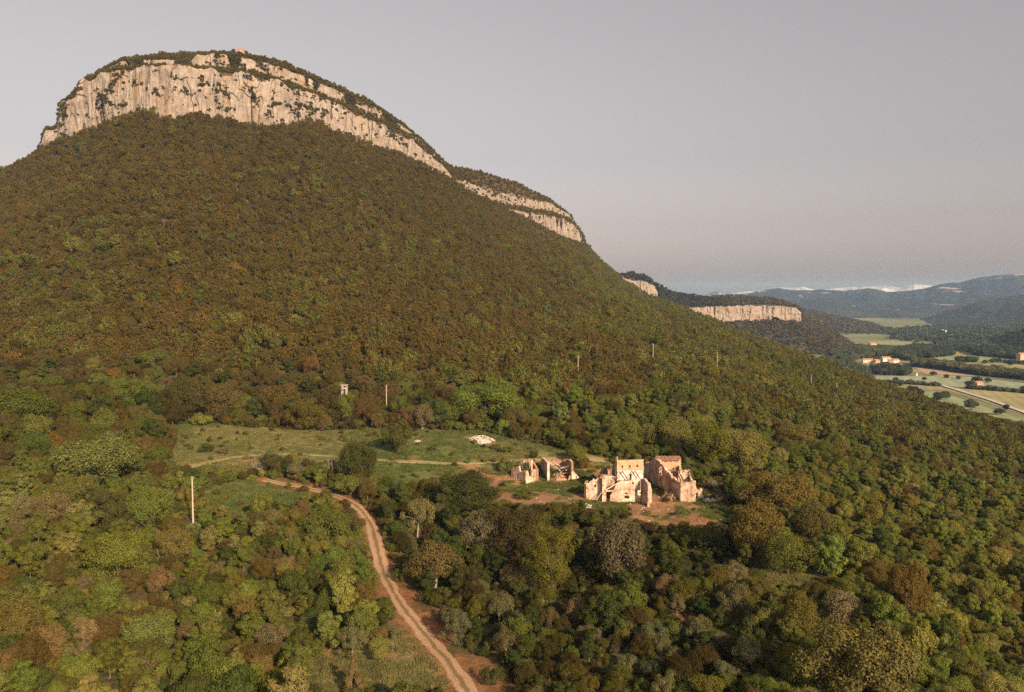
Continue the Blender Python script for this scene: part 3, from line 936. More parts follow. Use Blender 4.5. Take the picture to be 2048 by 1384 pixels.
def stems_mesh(name, seed, C, rad, mat, n=6):
    r = np.random.default_rng(seed)
    V, Fc = [], []
    for i in r.permutation(len(C))[:n]:
        b = np.array([r.normal() * 0.2, r.normal() * 0.2, -0.4])
        tube(V, Fc, [b, (b + C[i]) / 2 + r.normal(size=3) * 0.1, C[i]], [rad, rad * 0.7, rad * 0.3], 4)
    return mesh_np(name, V, Fc, mat, True)

def bare_mesh(name, seed, H, mat):
    r = np.random.default_rng(seed)
    V, Fc = [], []
    def grow(p, d, L, rad, lev):
        q_ = p + d * L * 0.5 + r.normal(size=3) * L * 0.05
        e = p + d * L + r.normal(size=3) * L * 0.08
        tube(V, Fc, [p, q_, e], [rad, rad * 0.8, rad * 0.55], 4)
        if lev == 0:
            return
        for _ in range(3 if lev > 1 else 4):
            nd = d + r.normal(size=3) * 0.5 + np.array([0, 0, 0.2])
            nd /= np.linalg.norm(nd)
            grow(q_ + (e - q_) * r.uniform(0.2, 1), nd, L * r.uniform(0.5, 0.75), rad * 0.5, lev - 1)
    for k in range(3):
        d = np.array([r.normal() * 0.28, r.normal() * 0.28, 1.0])
        grow(np.array([0, 0, -0.3]), d / np.linalg.norm(d), H * 0.42, 0.15, 3)
    return mesh_np(name, V, Fc, mat, True)

# species: nominal height, radius, list of (crown mesh, trunk mesh)
SPEC = {}
def add_species(key, H, Rr, z0, nclump, nleaf, leaf, n, seed, trunk=0.2, nlimb=8, mat='bark', **kw):
    out = []
    for i in range(n):
        cm, C, Rc = crown_mesh(key + '_crown', seed + i, H, Rr, z0, nclump, nleaf, leaf, **kw)
        tm = trunk_mesh(key + '_trunk', seed + 50 + i, z0, H, C, trunk, nlimb, M[mat])
        out.append((cm, tm))
    SPEC[key] = (H, Rr, out)
add_species('oak', 8.4, 4.6, 0.4, 78, 17000, 0.130, 3, 1000, 0.26, 12, clump=0.30)
add_species('holm', 6.6, 3.6, 0.1, 80, 16000, 0.105, 3, 1100, 0.22, 8, clump=0.26, spread=0.62)
add_species('olive', 5.4, 2.8, 0.5, 50, 9000, 0.100, 3, 1200, 0.20, 10, 'pale_bark', clump=0.30, spread=0.5)
add_species('pine', 11.0, 3.9, 0.3, 90, 17000, 0.125, 2, 1300, 0.25, 14, clump=0.26, shape='tall', asp=0.35)
add_species('juniper', 5.0, 1.7, 0.2, 40, 6500, 0.095, 2, 1400, 0.12, 6, clump=0.36, shape='cone')
add_species('scrubtree', 4.8, 2.1, 0.1, 38, 8000, 0.102, 3, 1500, 0.12, 8, clump=0.36, spread=0.4)
add_species('upright', 7.0, 2.0, 0.2, 44, 9000, 0.105, 3, 1450, 0.12, 10, clump=0.30, shape='tall', spread=0.4)
SHR = []
for i in range(4):
    cm, C, Rc = crown_mesh('shrub_foliage', 1600 + i, 2.3, 1.55, 0.0, 24, 3200, 0.092, clump=0.38, spread=0.4)
    SHR.append((cm, stems_mesh('shrub_stems', 1650 + i, C, 0.05, M['bark'])))
SPEC['shrub'] = (2.3, 1.55, SHR)
BARE = [bare_mesh('bare_branches', 1700 + i, 5.5, M['pale_bark']) for i in range(2)]

# stand-ins of lower detail for the wood on the mountain
def proto_object(collname, name, me):
    o = bpy.data.objects.new(name, me)
    if collname not in proto_col:
        proto_col[collname] = bpy.data.collections.new(collname)
    proto_col[collname].objects.link(o)
    return o
def join_crown_trunk(name, cm, tm):
    nv = len(cm.vertices)
    a = np.empty(nv * 3, np.float32); cm.vertices.foreach_get('co', a)
    b = np.empty(len(tm.vertices) * 3, np.float32); tm.vertices.foreach_get('co', b)
    fa = np.empty(len(cm.loops), np.int32); cm.loops.foreach_get('vertex_index', fa)
    fb = np.empty(len(tm.loops), np.int32); tm.loops.foreach_get('vertex_index', fb)
    me = mesh_np(name, np.r_[a.reshape(-1, 3), b.reshape(-1, 3)], np.r_[fa.reshape(-1, 4), fb.reshape(-1, 4) + nv])
    me.materials.append(M['leaf']); me.materials.append(tm.materials[0])
    mi = np.zeros(len(me.polygons), np.int32); mi[len(fa) // 4:] = 1
    me.polygons.foreach_set('material_index', mi)
    return me
FAR_N = 8
for i in range(FAR_N):
    if i < 4:
        cm, C, Rc = crown_mesh('wood_crown', 1800 + i, 6.5, 3.4, 0.3, 34, 1300, 0.29, clump=0.30, spread=0.6)
        tm = trunk_mesh('wood_trunk', 1850 + i, 0.6, 6.0, C, 0.2, 3, M['bark'])
    elif i < 6:
        cm, C, Rc = crown_mesh('wood_crown', 1800 + i, 7.5, 3.5, 0.5, 28, 1200, 0.31, clump=0.33, spread=0.5)
        tm = trunk_mesh('wood_trunk', 1850 + i, 0.8, 7.0, C, 0.2, 3, M['bark'])
    else:
        cm, C, Rc = crown_mesh('wood_crown', 1800 + i, 3.0, 2.0, 0.0, 14, 420, 0.30, clump=0.4, spread=0.4)
        tm = stems_mesh('wood_trunk', 1850 + i, C, 0.06, M['bark'], 3)
    proto_object('wood_prototypes', 'wood_prototype_%d' % i, join_crown_trunk('wood_plant', cm, tm))
for i in range(3):
    cm, C, Rc = crown_mesh('tiny_crown', 1900 + i, 6.0, 3.3, 0.0, 9, 90, 0.95, clump=0.45, spread=0.5)
    proto_object('distant_prototypes', 'distant_prototype_%d' % i, cm)
# detailed plants reused by the undergrowth mass
NEAR_KEYS = []
for key in ('scrubtree', 'olive', 'holm', 'upright', 'shrub'):
    for i, (cm, tm) in enumerate(SPEC[key][2]):
        NEAR_KEYS.append((key, i))
for j, (key, i) in enumerate(NEAR_KEYS):
    cm, tm = SPEC[key][2][i]
    proto_object('thicket_prototypes', 'thicket_prototype_%02d' % j, join_crown_trunk('thicket_plant', cm, tm))
# grass tufts
def tuft(name, seed, n, h, spread):
    r = np.random.default_rng(seed)
    V, Fc = [], []
    for k in range(n):
        b = np.array([r.normal() * spread, r.normal() * spread, -0.05])
        d = np.array([r.normal() * 0.35, r.normal() * 0.35, 1.0]) * h * r.uniform(0.5, 1.2)
        w = np.array([math.cos(k * 2.4), math.sin(k * 2.4), 0]) * 0.05
        V += [b - w, b + w, b + d]
        Fc.append((3 * k, 3 * k + 1, 3 * k + 2))
    return mesh_np(name, V, Fc, M['leaf'])
for i in range(4):
    proto_object('grass_prototypes', 'grass_prototype_%d' % i, tuft('grass_tuft', 1950 + i, 46, 0.42, 0.42))

def scatter_group(collection):
    ng = bpy.data.node_groups.new('scatter_' + collection.name, 'GeometryNodeTree')
    ng.interface.new_socket('Geometry', in_out='INPUT', socket_type='NodeSocketGeometry')
    ng.interface.new_socket('Geometry', in_out='OUTPUT', socket_type='NodeSocketGeometry')
    n, l = ng.nodes, ng.links
    gi, go = n.new('NodeGroupInput'), n.new('NodeGroupOutput')
    ci = n.new('GeometryNodeCollectionInfo')
    ci.inputs['Collection'].default_value = collection
    ci.inputs['Separate Children'].default_value = True
    ci.inputs['Reset Children'].default_value = True
    ip = n.new('GeometryNodeInstanceOnPoints')
    ip.inputs['Pick Instance'].default_value = True
    def named(name, typ):
        a = n.new('GeometryNodeInputNamedAttribute')
        a.data_type = typ
        a.inputs['Name'].default_value = name
        return a.outputs['Attribute']
    l.new(gi.outputs[0], ip.inputs['Points'])
    l.new(ci.outputs[0], ip.inputs['Instance'])
    l.new(named('pidx', 'INT'), ip.inputs['Instance Index'])
    e2r = n.new('FunctionNodeEulerToRotation')
    l.new(named('rot', 'FLOAT_VECTOR'), e2r.inputs[0])
    l.new(e2r.outputs[0], ip.inputs['Rotation'])
    l.new(named('scl', 'FLOAT_VECTOR'), ip.inputs['Scale'])
    l.new(ip.outputs[0], go.inputs[0])
    return ng
GROUPS = {}
def scatter(name, P, rot, scl, pidx, tc, collname, label, cat):
    me = bpy.data.meshes.new(name)
    P = np.asarray(P, np.float32)
    me.vertices.add(len(P))
    me.vertices.foreach_set('co', P.ravel())
    for an, typ, key, arr in (('rot', 'FLOAT_VECTOR', 'vector', rot), ('scl', 'FLOAT_VECTOR', 'vector', scl), ('pidx', 'INT', 'value', pidx)):
        a = me.attributes.new(an, typ, 'POINT')
        a.data.foreach_set(key, np.asarray(arr, np.int32 if typ == 'INT' else np.float32).ravel())
    vcol(me, 'tcol', tc)
    o = link(name, me, kind='stuff', label=label, category=cat)
    if collname not in GROUPS:
        GROUPS[collname] = scatter_group(proto_col[collname])
    md = o.modifiers.new('scatter', 'NODES')
    md.node_group = GROUPS[collname]
    return o
def rand_rot(n, tilt=0.06):
    return np.stack([rng.normal(size=n) * tilt, rng.normal(size=n) * tilt, rng.uniform(0, 6.283, n)], 1)

def project(x, y, z):
    dpt = y * CP - (z - HC) * SP
    upc = y * SP + (z - HC) * CP
    return 1024 + F * x / dpt, 692 - F * upc / dpt, dpt

# ------------------------------------------------------------------ ruins
def line_t(p0, p1, px, py):
    """place along the wall line p0-p1 (world xy) met by the line of sight, and the height there"""
    u, s = ray(px, py)
    dx, dy = p1[0] - p0[0], p1[1] - p0[1]
    t = (u * p0[1] - p0[0]) / (dx - u * dy)
    y = p0[1] + t * dy
    return float(t), float(HC + s * y)

def wall_mesh(p0, p1, thick, tops, holes, mat, seed=0, base=-0.7, cell=0.3, jag=0.12, zmin=None):
    """p0, p1: (px, Y) ends of the face towards the viewer; tops [(px, py)], holes [(px0, px1, py0, py1)]"""
    r = np.random.default_rng(seed + 31)
    w0 = np.array([ray(p0[0], 975)[0] * p0[1], p0[1]])
    w1 = np.array([ray(p1[0], 975)[0] * p1[1], p1[1]])
    L = np.linalg.norm(w1 - w0)
    T = (w1 - w0) / L
    N = np.array([-T[1], T[0]])
    if N[1] < 0:
        N = -N
    tp = sorted(line_t(w0, w1, *p) for p in tops)
    tt, tz = np.array([a for a, _ in tp]), np.array([b for _, b in tp])
    hs = []
    for (a, b, c, d) in holes:
        ta, za = line_t(w0, w1, a, c)
        tb, zb = line_t(w0, w1, b, d)
        hs.append((min(ta, tb), max(ta, tb), min(za, zb), max(za, zb)))
    edges = set(np.linspace(0, 1, max(2, int(L / cell)) + 1))
    for h in hs:
        for e in h[:2]:
            if 0 < e < 1:
                edges.add(e)
    edges = sorted(edges)
    V, Fc = [], []
    e_top = {e: np.interp(e, tt, tz) + r.normal() * jag * 1.2 for e in edges}
    for a, b in zip(edges[:-1], edges[1:]):
        if b - a < 1e-4:
            continue
        m = (a + b) / 2
        top = (e_top[a] + e_top[b]) / 2
        if abs(e_top[a] - e_top[b]) > 1.7:          # a clean break stays a step
            top = np.interp(m, tt, tz)
        segs = [(base if zmin is None else zmin, top)]
        step_ = abs(e_top[a] - e_top[b]) > 1.7
        for (ha, hb, hz0, hz1) in hs:
            if ha - 1e-6 <= m <= hb + 1e-6:
                ns = []
                for (s0, s1) in segs:
                    if hz0 > s0:
                        ns.append((s0, min(s1, hz0)))
                    if hz1 < s1:
                        ns.append((max(s0, hz1), s1))
                segs = [q_ for q_ in ns if q_[1] - q_[0] > 0.02]
        o0, o1 = r.normal() * 0.006, thick + r.normal() * 0.006
        for (s0, s1) in segs:
            # each column is split in height so its face can be uneven
            nseg = 1
            zs_ = np.linspace(s0, s1, nseg + 1)
            for z0, z1 in zip(zs_[:-1], zs_[1:]):
                j0, j1 = o0, o1
                b_ = len(V)
                for zz in (z0, z1):
                    for (tt_, oo) in ((a, j0), (b, j0), (b, j1), (a, j1)):
                        p = w0 + T * (tt_ * L) + N * oo
                        zv = zz
                        if zz == top and not step_:
                            zv = max(e_top[tt_], z0 + 0.02)
                        V.append((p[0], p[1], zv))
                Fc += [(b_, b_ + 1, b_ + 5, b_ + 4), (b_ + 1, b_ + 2, b_ + 6, b_ + 5), (b_ + 2, b_ + 3, b_ + 7, b_ + 6), (b_ + 3, b_, b_ + 4, b_ + 7), (b_ + 4, b_ + 5, b_ + 6, b_ + 7), (b_, b_ + 3, b_ + 2, b_ + 1)]
    return mesh_np('wall', V, Fc, M[mat])

def beam_mesh(a, b, w=0.18, mat='timber'):
    a, b = Vector(a), Vector(b)
    d = (b - a).normalized()
    s_ = d.cross(Vector((0.1, 0.2, 1))).normalized()
    t_ = d.cross(s_)
    V = []
    for p, k in ((a, 1.0), (b, 0.85)):
        for (i, j) in ((-1, -1), (1, -1), (1, 1), (-1, 1)):
            V.append(p + s_ * (i * w / 2 * k) + t_ * (j * w / 2 * k))
    Fc = [(0, 1, 5, 4), (1, 2, 6, 5), (2, 3, 7, 6), (3, 0, 4, 7), (4, 5, 6, 7), (0, 3, 2, 1)]
    return mesh_np('beam', V, Fc, M[mat])

def ruin(name, px, Y, label, cat='ruin'):
    x = ray(px, 975)[0] * Y
    return thing(name, (float(x), float(Y), 0.0), label, cat)
def part(root, name, me, **props):
    """child mesh whose vertices are given in world coordinates"""
    me.transform(__import__('mathutils').Matrix.Translation(-root.location))
    return link(name, me, root, **props)

def P3(px, py, Y):
    return tuple(float(v) for v in at_depth(px, py, Y))

def hanging_leaves(name, c, r_, n, leaf, seed):
    r = np.random.default_rng(seed)
    d = r.normal(size=(n, 3))
    d /= np.linalg.norm(d, axis=1)[:, None]
    Pn = np.array(c) + d * np.array(r_) * (r.uniform(0.4, 1.0, n) ** 0.5)[:, None] * (1 + 0.3 * np.sin(5 * d[:, :1]))
    Nn_ = d + r.normal(size=(n, 3)) * 0.5
    Nn_ /= np.linalg.norm(Nn_, axis=1)[:, None]
    V_, F_ = quads(Pn, Nn_, leaf, 0.7, r)
    return mesh_np(name, V_, F_, M['leaf'])

# main house --------------------------------------------------------
R1 = ruin('ruined_house', 1235, 203, 'largest roofless stone house with whitewashed upper wall and three small attic windows')
part(R1, 'wall', wall_mesh((1172, 206), (1203, 205), 0.55, [(1172, 968), (1178, 966), (1181, 961), (1190, 958), (1203, 956)], [(1188, 1192, 969, 975)], 'stone', 1), label='left wing wall with a stepped broken top')
part(R1, 'wall', wall_mesh((1172.6, 206.5), (1176, 212), 0.5, [(1172, 967), (1177, 960)], [], 'stone_rough', 2))
part(R1, 'pillar', wall_mesh((1204.5, 203.4), (1212.5, 203.4), 0.7, [(1204, 956), (1209, 958), (1213, 964)], [], 'stone', 3), label='narrow standing masonry pillar')
part(R1, 'wall', wall_mesh((1204, 209.0), (1229, 209.4), 1.7, [(1204, 951), (1216, 952), (1229, 953)], [], 'stone_pink', 4, jag=0.05))
part(R1, 'wall', wall_mesh((1204.2, 204.4), (1204.8, 208.6), 0.5, [(1203.5, 956), (1205.5, 952)], [], 'stone_rough', 41))
part(R1, 'wall', wall_mesh((1220.5, 203.0), (1281, 203.0), 0.6, [(1220.5, 990), (1224, 986), (1228, 980), (1232, 970), (1236, 965), (1240, 962), (1252, 962), (1262, 961), (1272, 958), (1281, 958)],
                           [(1249, 1259.5, 985, 988.5), (1249, 1258.5, 991.5, 997.5), (1264, 1268, 963.5, 969), (1275.5, 1281, 980.5, 997)], 'stone', 5), label='front wall broken off diagonally on the left')
part(R1, 'wall', wall_mesh((1281.5, 203.5), (1295.5, 198.6), 0.6, [(1281, 958), (1288, 958), (1291, 962), (1294, 964), (1296, 972)], [(1287.5, 1289.5, 974, 986)], 'stone_pink', 6), label='side wall jutting forward at the right corner')
part(R1, 'wall', wall_mesh((1297.5, 201.2), (1304, 203.0), 0.5, [(1297.5, 967), (1301, 968), (1302, 976), (1304, 980)], [(1298.5, 1300.5, 979, 992)], 'stone', 7))
aw = part(R1, 'attic_wall', wall_mesh((1233.6, 210.0), (1286.6, 210.0), 0.6, [(1233, 921.2), (1287, 919.2)], [(1243.2, 1246.2, 931, 936), (1258.2, 1261.2, 930.5, 935.5), (1273, 1276, 929.5, 934.5)], 'plaster_tan', 8, jag=0.01,
                                         zmin=at_depth(1260, 940.5, 210)[2]), label='smooth tan upper wall with three small square windows')
part(R1, 'inner_wall', wall_mesh((1234.2, 210.12), (1286.2, 210.12), 0.5, [(1233, 940.6), (1287, 940.6)], [(1259.0, 1263.2, 947.5, 961)], 'whitewash', 9, jag=0.0), label='whitewashed wall with a doorway under the tan attic')
for (a, b, c, d) in [(1243, 1246.4, 930.7, 936.3), (1258, 1261.4, 930.2, 935.8), (1272.8, 1276.2, 929.2, 934.8)]:
    p, q_ = at_depth(a, d, 210.4), at_depth(b, c, 210.4)
    V = [(p[0], 210.42, p[2]), (q_[0], 210.42, p[2]), (q_[0], 210.42, q_[2]), (p[0], 210.42, q_[2]), (p[0], 210.5, p[2]), (q_[0], 210.5, p[2]), (q_[0], 210.5, q_[2]), (p[0], 210.5, q_[2])]
    part(R1, 'window', mesh_np('window', V, [(0, 1, 2, 3), (4, 7, 6, 5), (0, 4, 5, 1), (1, 5, 6, 2), (2, 6, 7, 3), (3, 7, 4, 0)], M['dark']))
a, b = at_depth(1259.2, 961, 210.35), at_depth(1263, 947.6, 210.35)
part(R1, 'door', beam_mesh(((a[0] + b[0]) / 2, 210.4, a[2]), ((a[0] + b[0]) / 2, 210.4, b[2]), 0.45, 'dark_timber'), label='dark doorway in the whitewashed wall')
part(R1, 'wall', wall_mesh((1234.2, 210.8), (1231.5, 217), 0.5, [(1234.3, 921.5), (1231, 926)], [], 'plaster_tan', 10, jag=0.02))
part(R1, 'wall', wall_mesh((1285.8, 210.8), (1281, 217), 0.5, [(1287, 920), (1280, 926)], [], 'plaster_tan', 11, jag=0.02))
part(R1, 'wall', wall_mesh((1230.5, 217.2), (1281, 217.2), 0.5, [(1230, 927), (1281, 926)], [], 'stone_rough', 12, jag=0.05))
zt = float(at_depth(1260, 920.2, 210)[2])
zr = float(at_depth(1260, 927, 217)[2])
xa, xb = float(at_depth(1233, 920, 210)[0]), float(at_depth(1287, 920, 210)[0])
V = [(xa - .2, 210.25, zt + .0), (xb + .2, 210.25, zt + .1), (xb + .1, 217.9, zr + .05), (xa - .2, 217.9, zr), (xa - .2, 210.25, zt - .16), (xb + .2, 210.25, zt - .1), (xb + .1, 217.9, zr - .15), (xa - .2, 217.9, zr - .15)]
part(R1, 'roof', mesh_np('roof', V, [(0, 1, 2, 3), (4, 7, 6, 5), (0, 4, 5, 1), (1, 5, 6, 2), (2, 6, 7, 3), (3, 7, 4, 0)], M['tiles']))
# rafters left standing between whitewashed wall and front wall
zf = float(at_depth(1260, 961.0, 203.3)[2])
for k, (pa, pb) in enumerate([(1238.5, 1250.5), (1244.5, 1256.5), (1264.0, 1275.5), (1270.0, 1282.0), (1282.5, 1292.0)]):
    za = float(at_depth(pa, 942.5, 210)[2])
    part(R1, 'rafter', beam_mesh((float(at_depth(pa, 942, 209.9)[0]), 209.9, za), (float(at_depth(pb, 961, 203.2)[0]), 203.2, zf + 0.1), 0.17 if k < 4 else 0.10, 'dark_timber'))
part(R1, 'beam', beam_mesh(P3(1210, 981, 203.0), P3(1236.5, 965.5, 203.0), 0.24, 'pale_timber'), label='pale beam fallen diagonally over the left doorway')
part(R1, 'lintel', beam_mesh(P3(1212, 982.5, 203.2), P3(1227, 981.5, 203.2), 0.26, 'pale_timber'))
part(R1, 'beam', beam_mesh(P3(1193.5, 999, 202.2), P3(1203.5, 984, 203.6), 0.13, 'pale_timber'), label='thin pole leaning on the left wing')
part(R1, 'beam', beam_mesh(P3(1228, 953.5, 208.6), P3(1240, 954.5, 207.2), 0.22, 'pale_timber'))
part(R1, 'beam', beam_mesh(P3(1228, 956.5, 208.0), P3(1238, 957.5, 206.8), 0.20, 'timber'))
part(R1, 'wall', wall_mesh((1196, 217), (1217, 216), 0.6, [(1196, 949), (1200, 944), (1205, 939), (1209, 936), (1212, 931), (1217, 931)], [], 'stone_rough', 13, jag=0.3), label='ragged brown wall stump behind the left wing')
part(R1, 'wall', wall_mesh((1217.4, 216.2), (1219.5, 211.4), 0.5, [(1217, 932), (1219.6, 941)], [], 'stone_rough', 14, jag=0.2))
part(R1, 'wall', wall_mesh((1223.5, 214.5), (1233.5, 213.5), 0.6, [(1223.5, 936), (1225.5, 929), (1229, 926), (1233.5, 926.5)], [], 'grey_plaster', 15, jag=0.05), label='rounded grey wall behind the tan attic')
for i, (px, py, Y, w) in enumerate([(1200, 952, 209, .5), (1197, 946, 211, .4), (1203, 950, 208, .45)]):
    part(R1, 'beam', beam_mesh(P3(px, py, Y), P3(px + 6, py + 7, Y - 1), 0.2, 'timber'))
def slab(px0, px1, Y0_, Y1_, z, t_, mat):
    xs_ = [float(ray(px0, 975)[0] * Y0_), float(ray(px1, 975)[0] * Y0_), float(ray(px1, 975)[0] * Y1_), float(ray(px0, 975)[0] * Y1_)]
    V_ = [(xs_[k], (Y0_, Y0_, Y1_, Y1_)[k], z + dz) for dz in (-t_, 0) for k in range(4)]
    return mesh_np('shading_floor_slab', V_, [(0, 1, 5, 4), (1, 2, 6, 5), (2, 3, 7, 6), (3, 0, 4, 7), (4, 5, 6, 7), (0, 3, 2, 1)], M[mat])
part(R1, 'shading_floor_slab', slab(1206, 1237, 203.8, 208.9, 2.55, 0.25, 'stone_rough'))  # slab added to put the left doorway and room below in shade
part(R1, 'shading_floor_slab', slab(1237.5, 1280.5, 203.7, 210.0, 4.1, 0.25, 'stone_rough'))  # upper floor at doorway level, added to darken the windows below
# chimney pipe
V, Fc = [], []
cx, cy, cz = at_depth(1234.3, 921, 211.5)
tube(V, Fc, [(cx, cy, cz - 1.0), (cx, cy, cz + 0.85)], [0.14, 0.14], 8)
tube(V, Fc, [(cx, cy, cz + 0.75), (cx, cy, cz + 1.0)], [0.24, 0.22], 8)
part(R1, 'chimney', mesh_np('chimney', V, Fc, M['concrete'], True))

# gabled ruin on the right -------------------------------------------
R2 = ruin('ruined_house', 1340, 212, 'pinkish stone house with a broken gable, right of the whitewashed ruin')
part(R2, 'wall', wall_mesh((1288.5, 231), (1361.5, 203.8), 0.6, [(1288, 927), (1300, 925), (1308, 920), (1312, 917.5), (1318, 922), (1324, 930), (1332, 940), (1338, 948), (1346, 956), (1353, 961), (1362, 964)],
                           [(1318.5, 1323.5, 931, 955), (1316, 1318, 958, 963), (1343, 1346, 949, 958), (1330, 1333, 956, 962)], 'stone_pink', 20, jag=0.16), label='long left wall running towards the front with tall gap')
part(R2, 'wall', wall_mesh((1313, 222.2), (1361, 222.2), 0.6, [(1313, 917.5), (1361, 917.5)], [], 'plaster_tan', 21, jag=0.05), label='sunlit back wall under broken roof tiles')
xa, xb = at_depth(1312.5, 918, 222)[0], at_depth(1362, 918, 222)[0]
zt = at_depth(1336, 917.2, 222)[2]
r = np.random.default_rng(5)
for k in range(17):
    x0 = xa + (xb - xa) * k / 17
    x1 = xa + (xb - xa) * (k + 1) / 17 - 0.06
    f_, z_, dz = 221.3 - r.uniform(0, 0.35), zt + r.normal() * 0.06, 0.28
    V = [(x0, f_, z_ - dz), (x1, f_, z_ - dz), (x1, 223.4, z_ + .25), (x0, 223.4, z_ + .25), (x0, f_, z_ - dz + .2), ((x0 + x1) / 2, f_, z_ - dz + .32), (x1, f_, z_ - dz + .2), (x1, 223.4, z_ + .45), ((x0 + x1) / 2, 223.4, z_ + .57), (x0, 223.4, z_ + .45)]
    part(R2, 'roof_tile', mesh_np('roof_tile', V[:4] + V[4:5] + V[6:7] + V[7:8] + V[9:10] + V[5:6] + V[8:9], [(0, 1, 5, 4), (4, 5, 8, 8)][:1] + [(4, 8, 9, 7), (8, 5, 6, 9), (0, 4, 7, 3), (1, 2, 6, 5), (0, 3, 2, 1), (3, 7, 6, 2)], M['tiles']))
part(R2, 'wall', wall_mesh((1361.5, 222), (1363, 213.5), 0.6, [(1361, 918), (1362, 930), (1363.5, 941)], [], 'stone', 22))
part(R2, 'wall', wall_mesh((1333, 216.0), (1362, 214.0), 0.6, [(1333, 946), (1338, 941), (1346, 940), (1354, 942), (1362, 944)], [(1338, 1345, 942, 950), (1345, 1352, 942, 952)], 'stone_rough', 23, jag=0.2), label='rough wall with a large hole')
part(R2, 'wall', wall_mesh((1356, 212.2), (1380, 211.5), 0.6, [(1356, 944), (1361, 941), (1366, 939.5), (1374, 940), (1380, 941)], [], 'stone', 24), label='sunlit middle wall with ivy at its right end')
part(R2, 'wall', wall_mesh((1380.5, 212), (1391.5, 204.6), 0.5, [(1380, 941), (1382, 952), (1386, 961), (1392, 963)], [], 'stone', 25))
part(R2, 'wall', wall_mesh((1361.2, 203.6), (1391.8, 203.0), 0.6, [(1361, 966), (1368, 965.5), (1376, 964), (1384, 962), (1389, 962), (1392, 967)], [], 'stone', 26, jag=0.08), label='tall blank front wall')
part(R2, 'wall', wall_mesh((1391.5, 206.2), (1407, 206.8), 0.5, [(1391.5, 975), (1396, 977), (1397.5, 981), (1400.5, 977), (1402, 976), (1405, 977), (1405.5, 990), (1407, 993)], [(1392, 1396, 985, 999.5)], 'stone', 27), label='low jagged wall with a dark doorway')
for (pa, ya, Ya, pb, yb, Yb, w) in [(1358.5, 945, 212, 1368, 963, 204.5, .22), (1355, 947, 212.5, 1362, 961, 205.5, .2), (1333, 938, 219, 1322, 926, 221.5, .24), (1326, 932, 219, 1344, 958, 210, .25), (1342, 953, 214, 1347, 966, 207, .2), (1330, 948, 216, 1336, 964, 209, .2)]:
    part(R2, 'beam', beam_mesh(P3(pa, ya, Ya), P3(pb, yb, Yb), w, 'dark_timber' if w < .23 else 'pale_timber'))
IV = ruin('ivy', 1381, 211.5, 'yellow-green ivy climbing the right end of the gabled ruin', 'ivy')
part(IV, 'leaves', hanging_leaves('leaves', P3(1381, 949, 211.3), (0.75, 0.8, 1.7), 500, 0.10, 61), tcol=(0.17, 0.13, 0.03))
part(IV, 'stem', beam_mesh((float(IV.location.x), 211.6, -0.3), (float(IV.location.x) + .1, 211.6, 5.4), 0.07, 'bark'))

# barn with fallen roof beams ------------------------------------------
R3 = ruin('ruined_barn', 1112, 229, 'roofless barn filled with fallen roof beams')
part(R3, 'wall', wall_mesh((1081.5, 236), (1095, 225.8), 0.6, [(1081.5, 918), (1084, 916.5), (1088, 918), (1092, 922.5), (1095, 924.5)], [], 'stone_pink', 30, jag=0.1), label='tall left wall of the barn')
part(R3, 'wall', wall_mesh((1094.5, 225.6), (1099.2, 225.6), 0.7, [(1094, 924.5), (1097, 922.5), (1099, 924)], [], 'stone', 31))
part(R3, 'wall', wall_mesh((1097, 236.5), (1131, 236.0), 0.6, [(1097, 921), (1103, 920), (1115, 920.5), (1124, 921), (1131, 919)], [], 'stone_rough', 32))
part(R3, 'wall', wall_mesh((1130.5, 235.5), (1142.5, 227.6), 0.6, [(1130, 920), (1135, 918.5), (1139, 919.5), (1141, 922), (1142.5, 926)], [], 'stone_rough', 33), label='right wall of the barn with a rounded broken top')
part(R3, 'wall', wall_mesh((1143, 227.4), (1161, 228.6), 0.6, [(1143, 943), (1149, 943.5), (1153, 948), (1158, 955), (1161, 959)], [], 'stone', 34))
part(R3, 'wall', wall_mesh((1100, 226.0), (1141, 227.0), 0.6, [(1100, 959), (1112, 960), (1120, 957), (1128, 956.5), (1136, 959), (1141, 952)], [], 'stone_rough', 35, jag=0.2))
r = np.random.default_rng(17)
for k in range(34):
    pa, ya = r.uniform(1100, 1137), r.uniform(930, 956)
    an = r.choice([0.35, 0.5, 0.9, 2.2, 2.6, -0.3]) + r.normal() * 0.15
    Ln = r.uniform(10, 24)
    Y0 = r.uniform(228.5, 233.5)
    p, q_ = np.array(P3(pa, ya, Y0)), np.array(P3(np.clip(pa + math.cos(an) * Ln, 1099, 1140), ya - math.sin(an) * Ln * 0.6, Y0 + r.normal() * 1.6))
    p[2], q_[2] = max(p[2], 0.25), max(q_[2], 0.25)
    part(R3, 'beam', beam_mesh(p, q_, r.uniform(0.14, 0.26), r.choice(['timber', 'timber', 'pale_timber', 'dark_timber'])))

# small ruin with ivy ---------------------------------------------------
R4 = ruin('ruined_hut', 1050, 224, 'small roofless stone hut left of the beam-filled barn')
part(R4, 'wall', wall_mesh((1026.5, 227.0), (1052, 222.2), 0.5, [(1026.5, 941), (1029, 936.5), (1033, 934), (1038.3, 932.5), (1038.8, 944), (1041, 943), (1052, 942)], [(1032.5, 1036, 951, 958)], 'stone', 40, jag=0.06), label='left wall of the hut with a raised corner')
part(R4, 'wall', wall_mesh((1052.2, 222.2), (1073, 226.0), 0.5, [(1052, 942), (1057.3, 942), (1057.8, 953.5), (1064.2, 953.5), (1064.8, 939), (1073, 939)], [], 'stone', 42, jag=0.05), label='front wall of the hut with a gap')
part(R4, 'wall', wall_mesh((1036, 232.5), (1066, 231.0), 0.5, [(1036, 932), (1042, 924), (1050, 921), (1062, 919.5), (1066, 924)], [], 'stone_pink', 43))
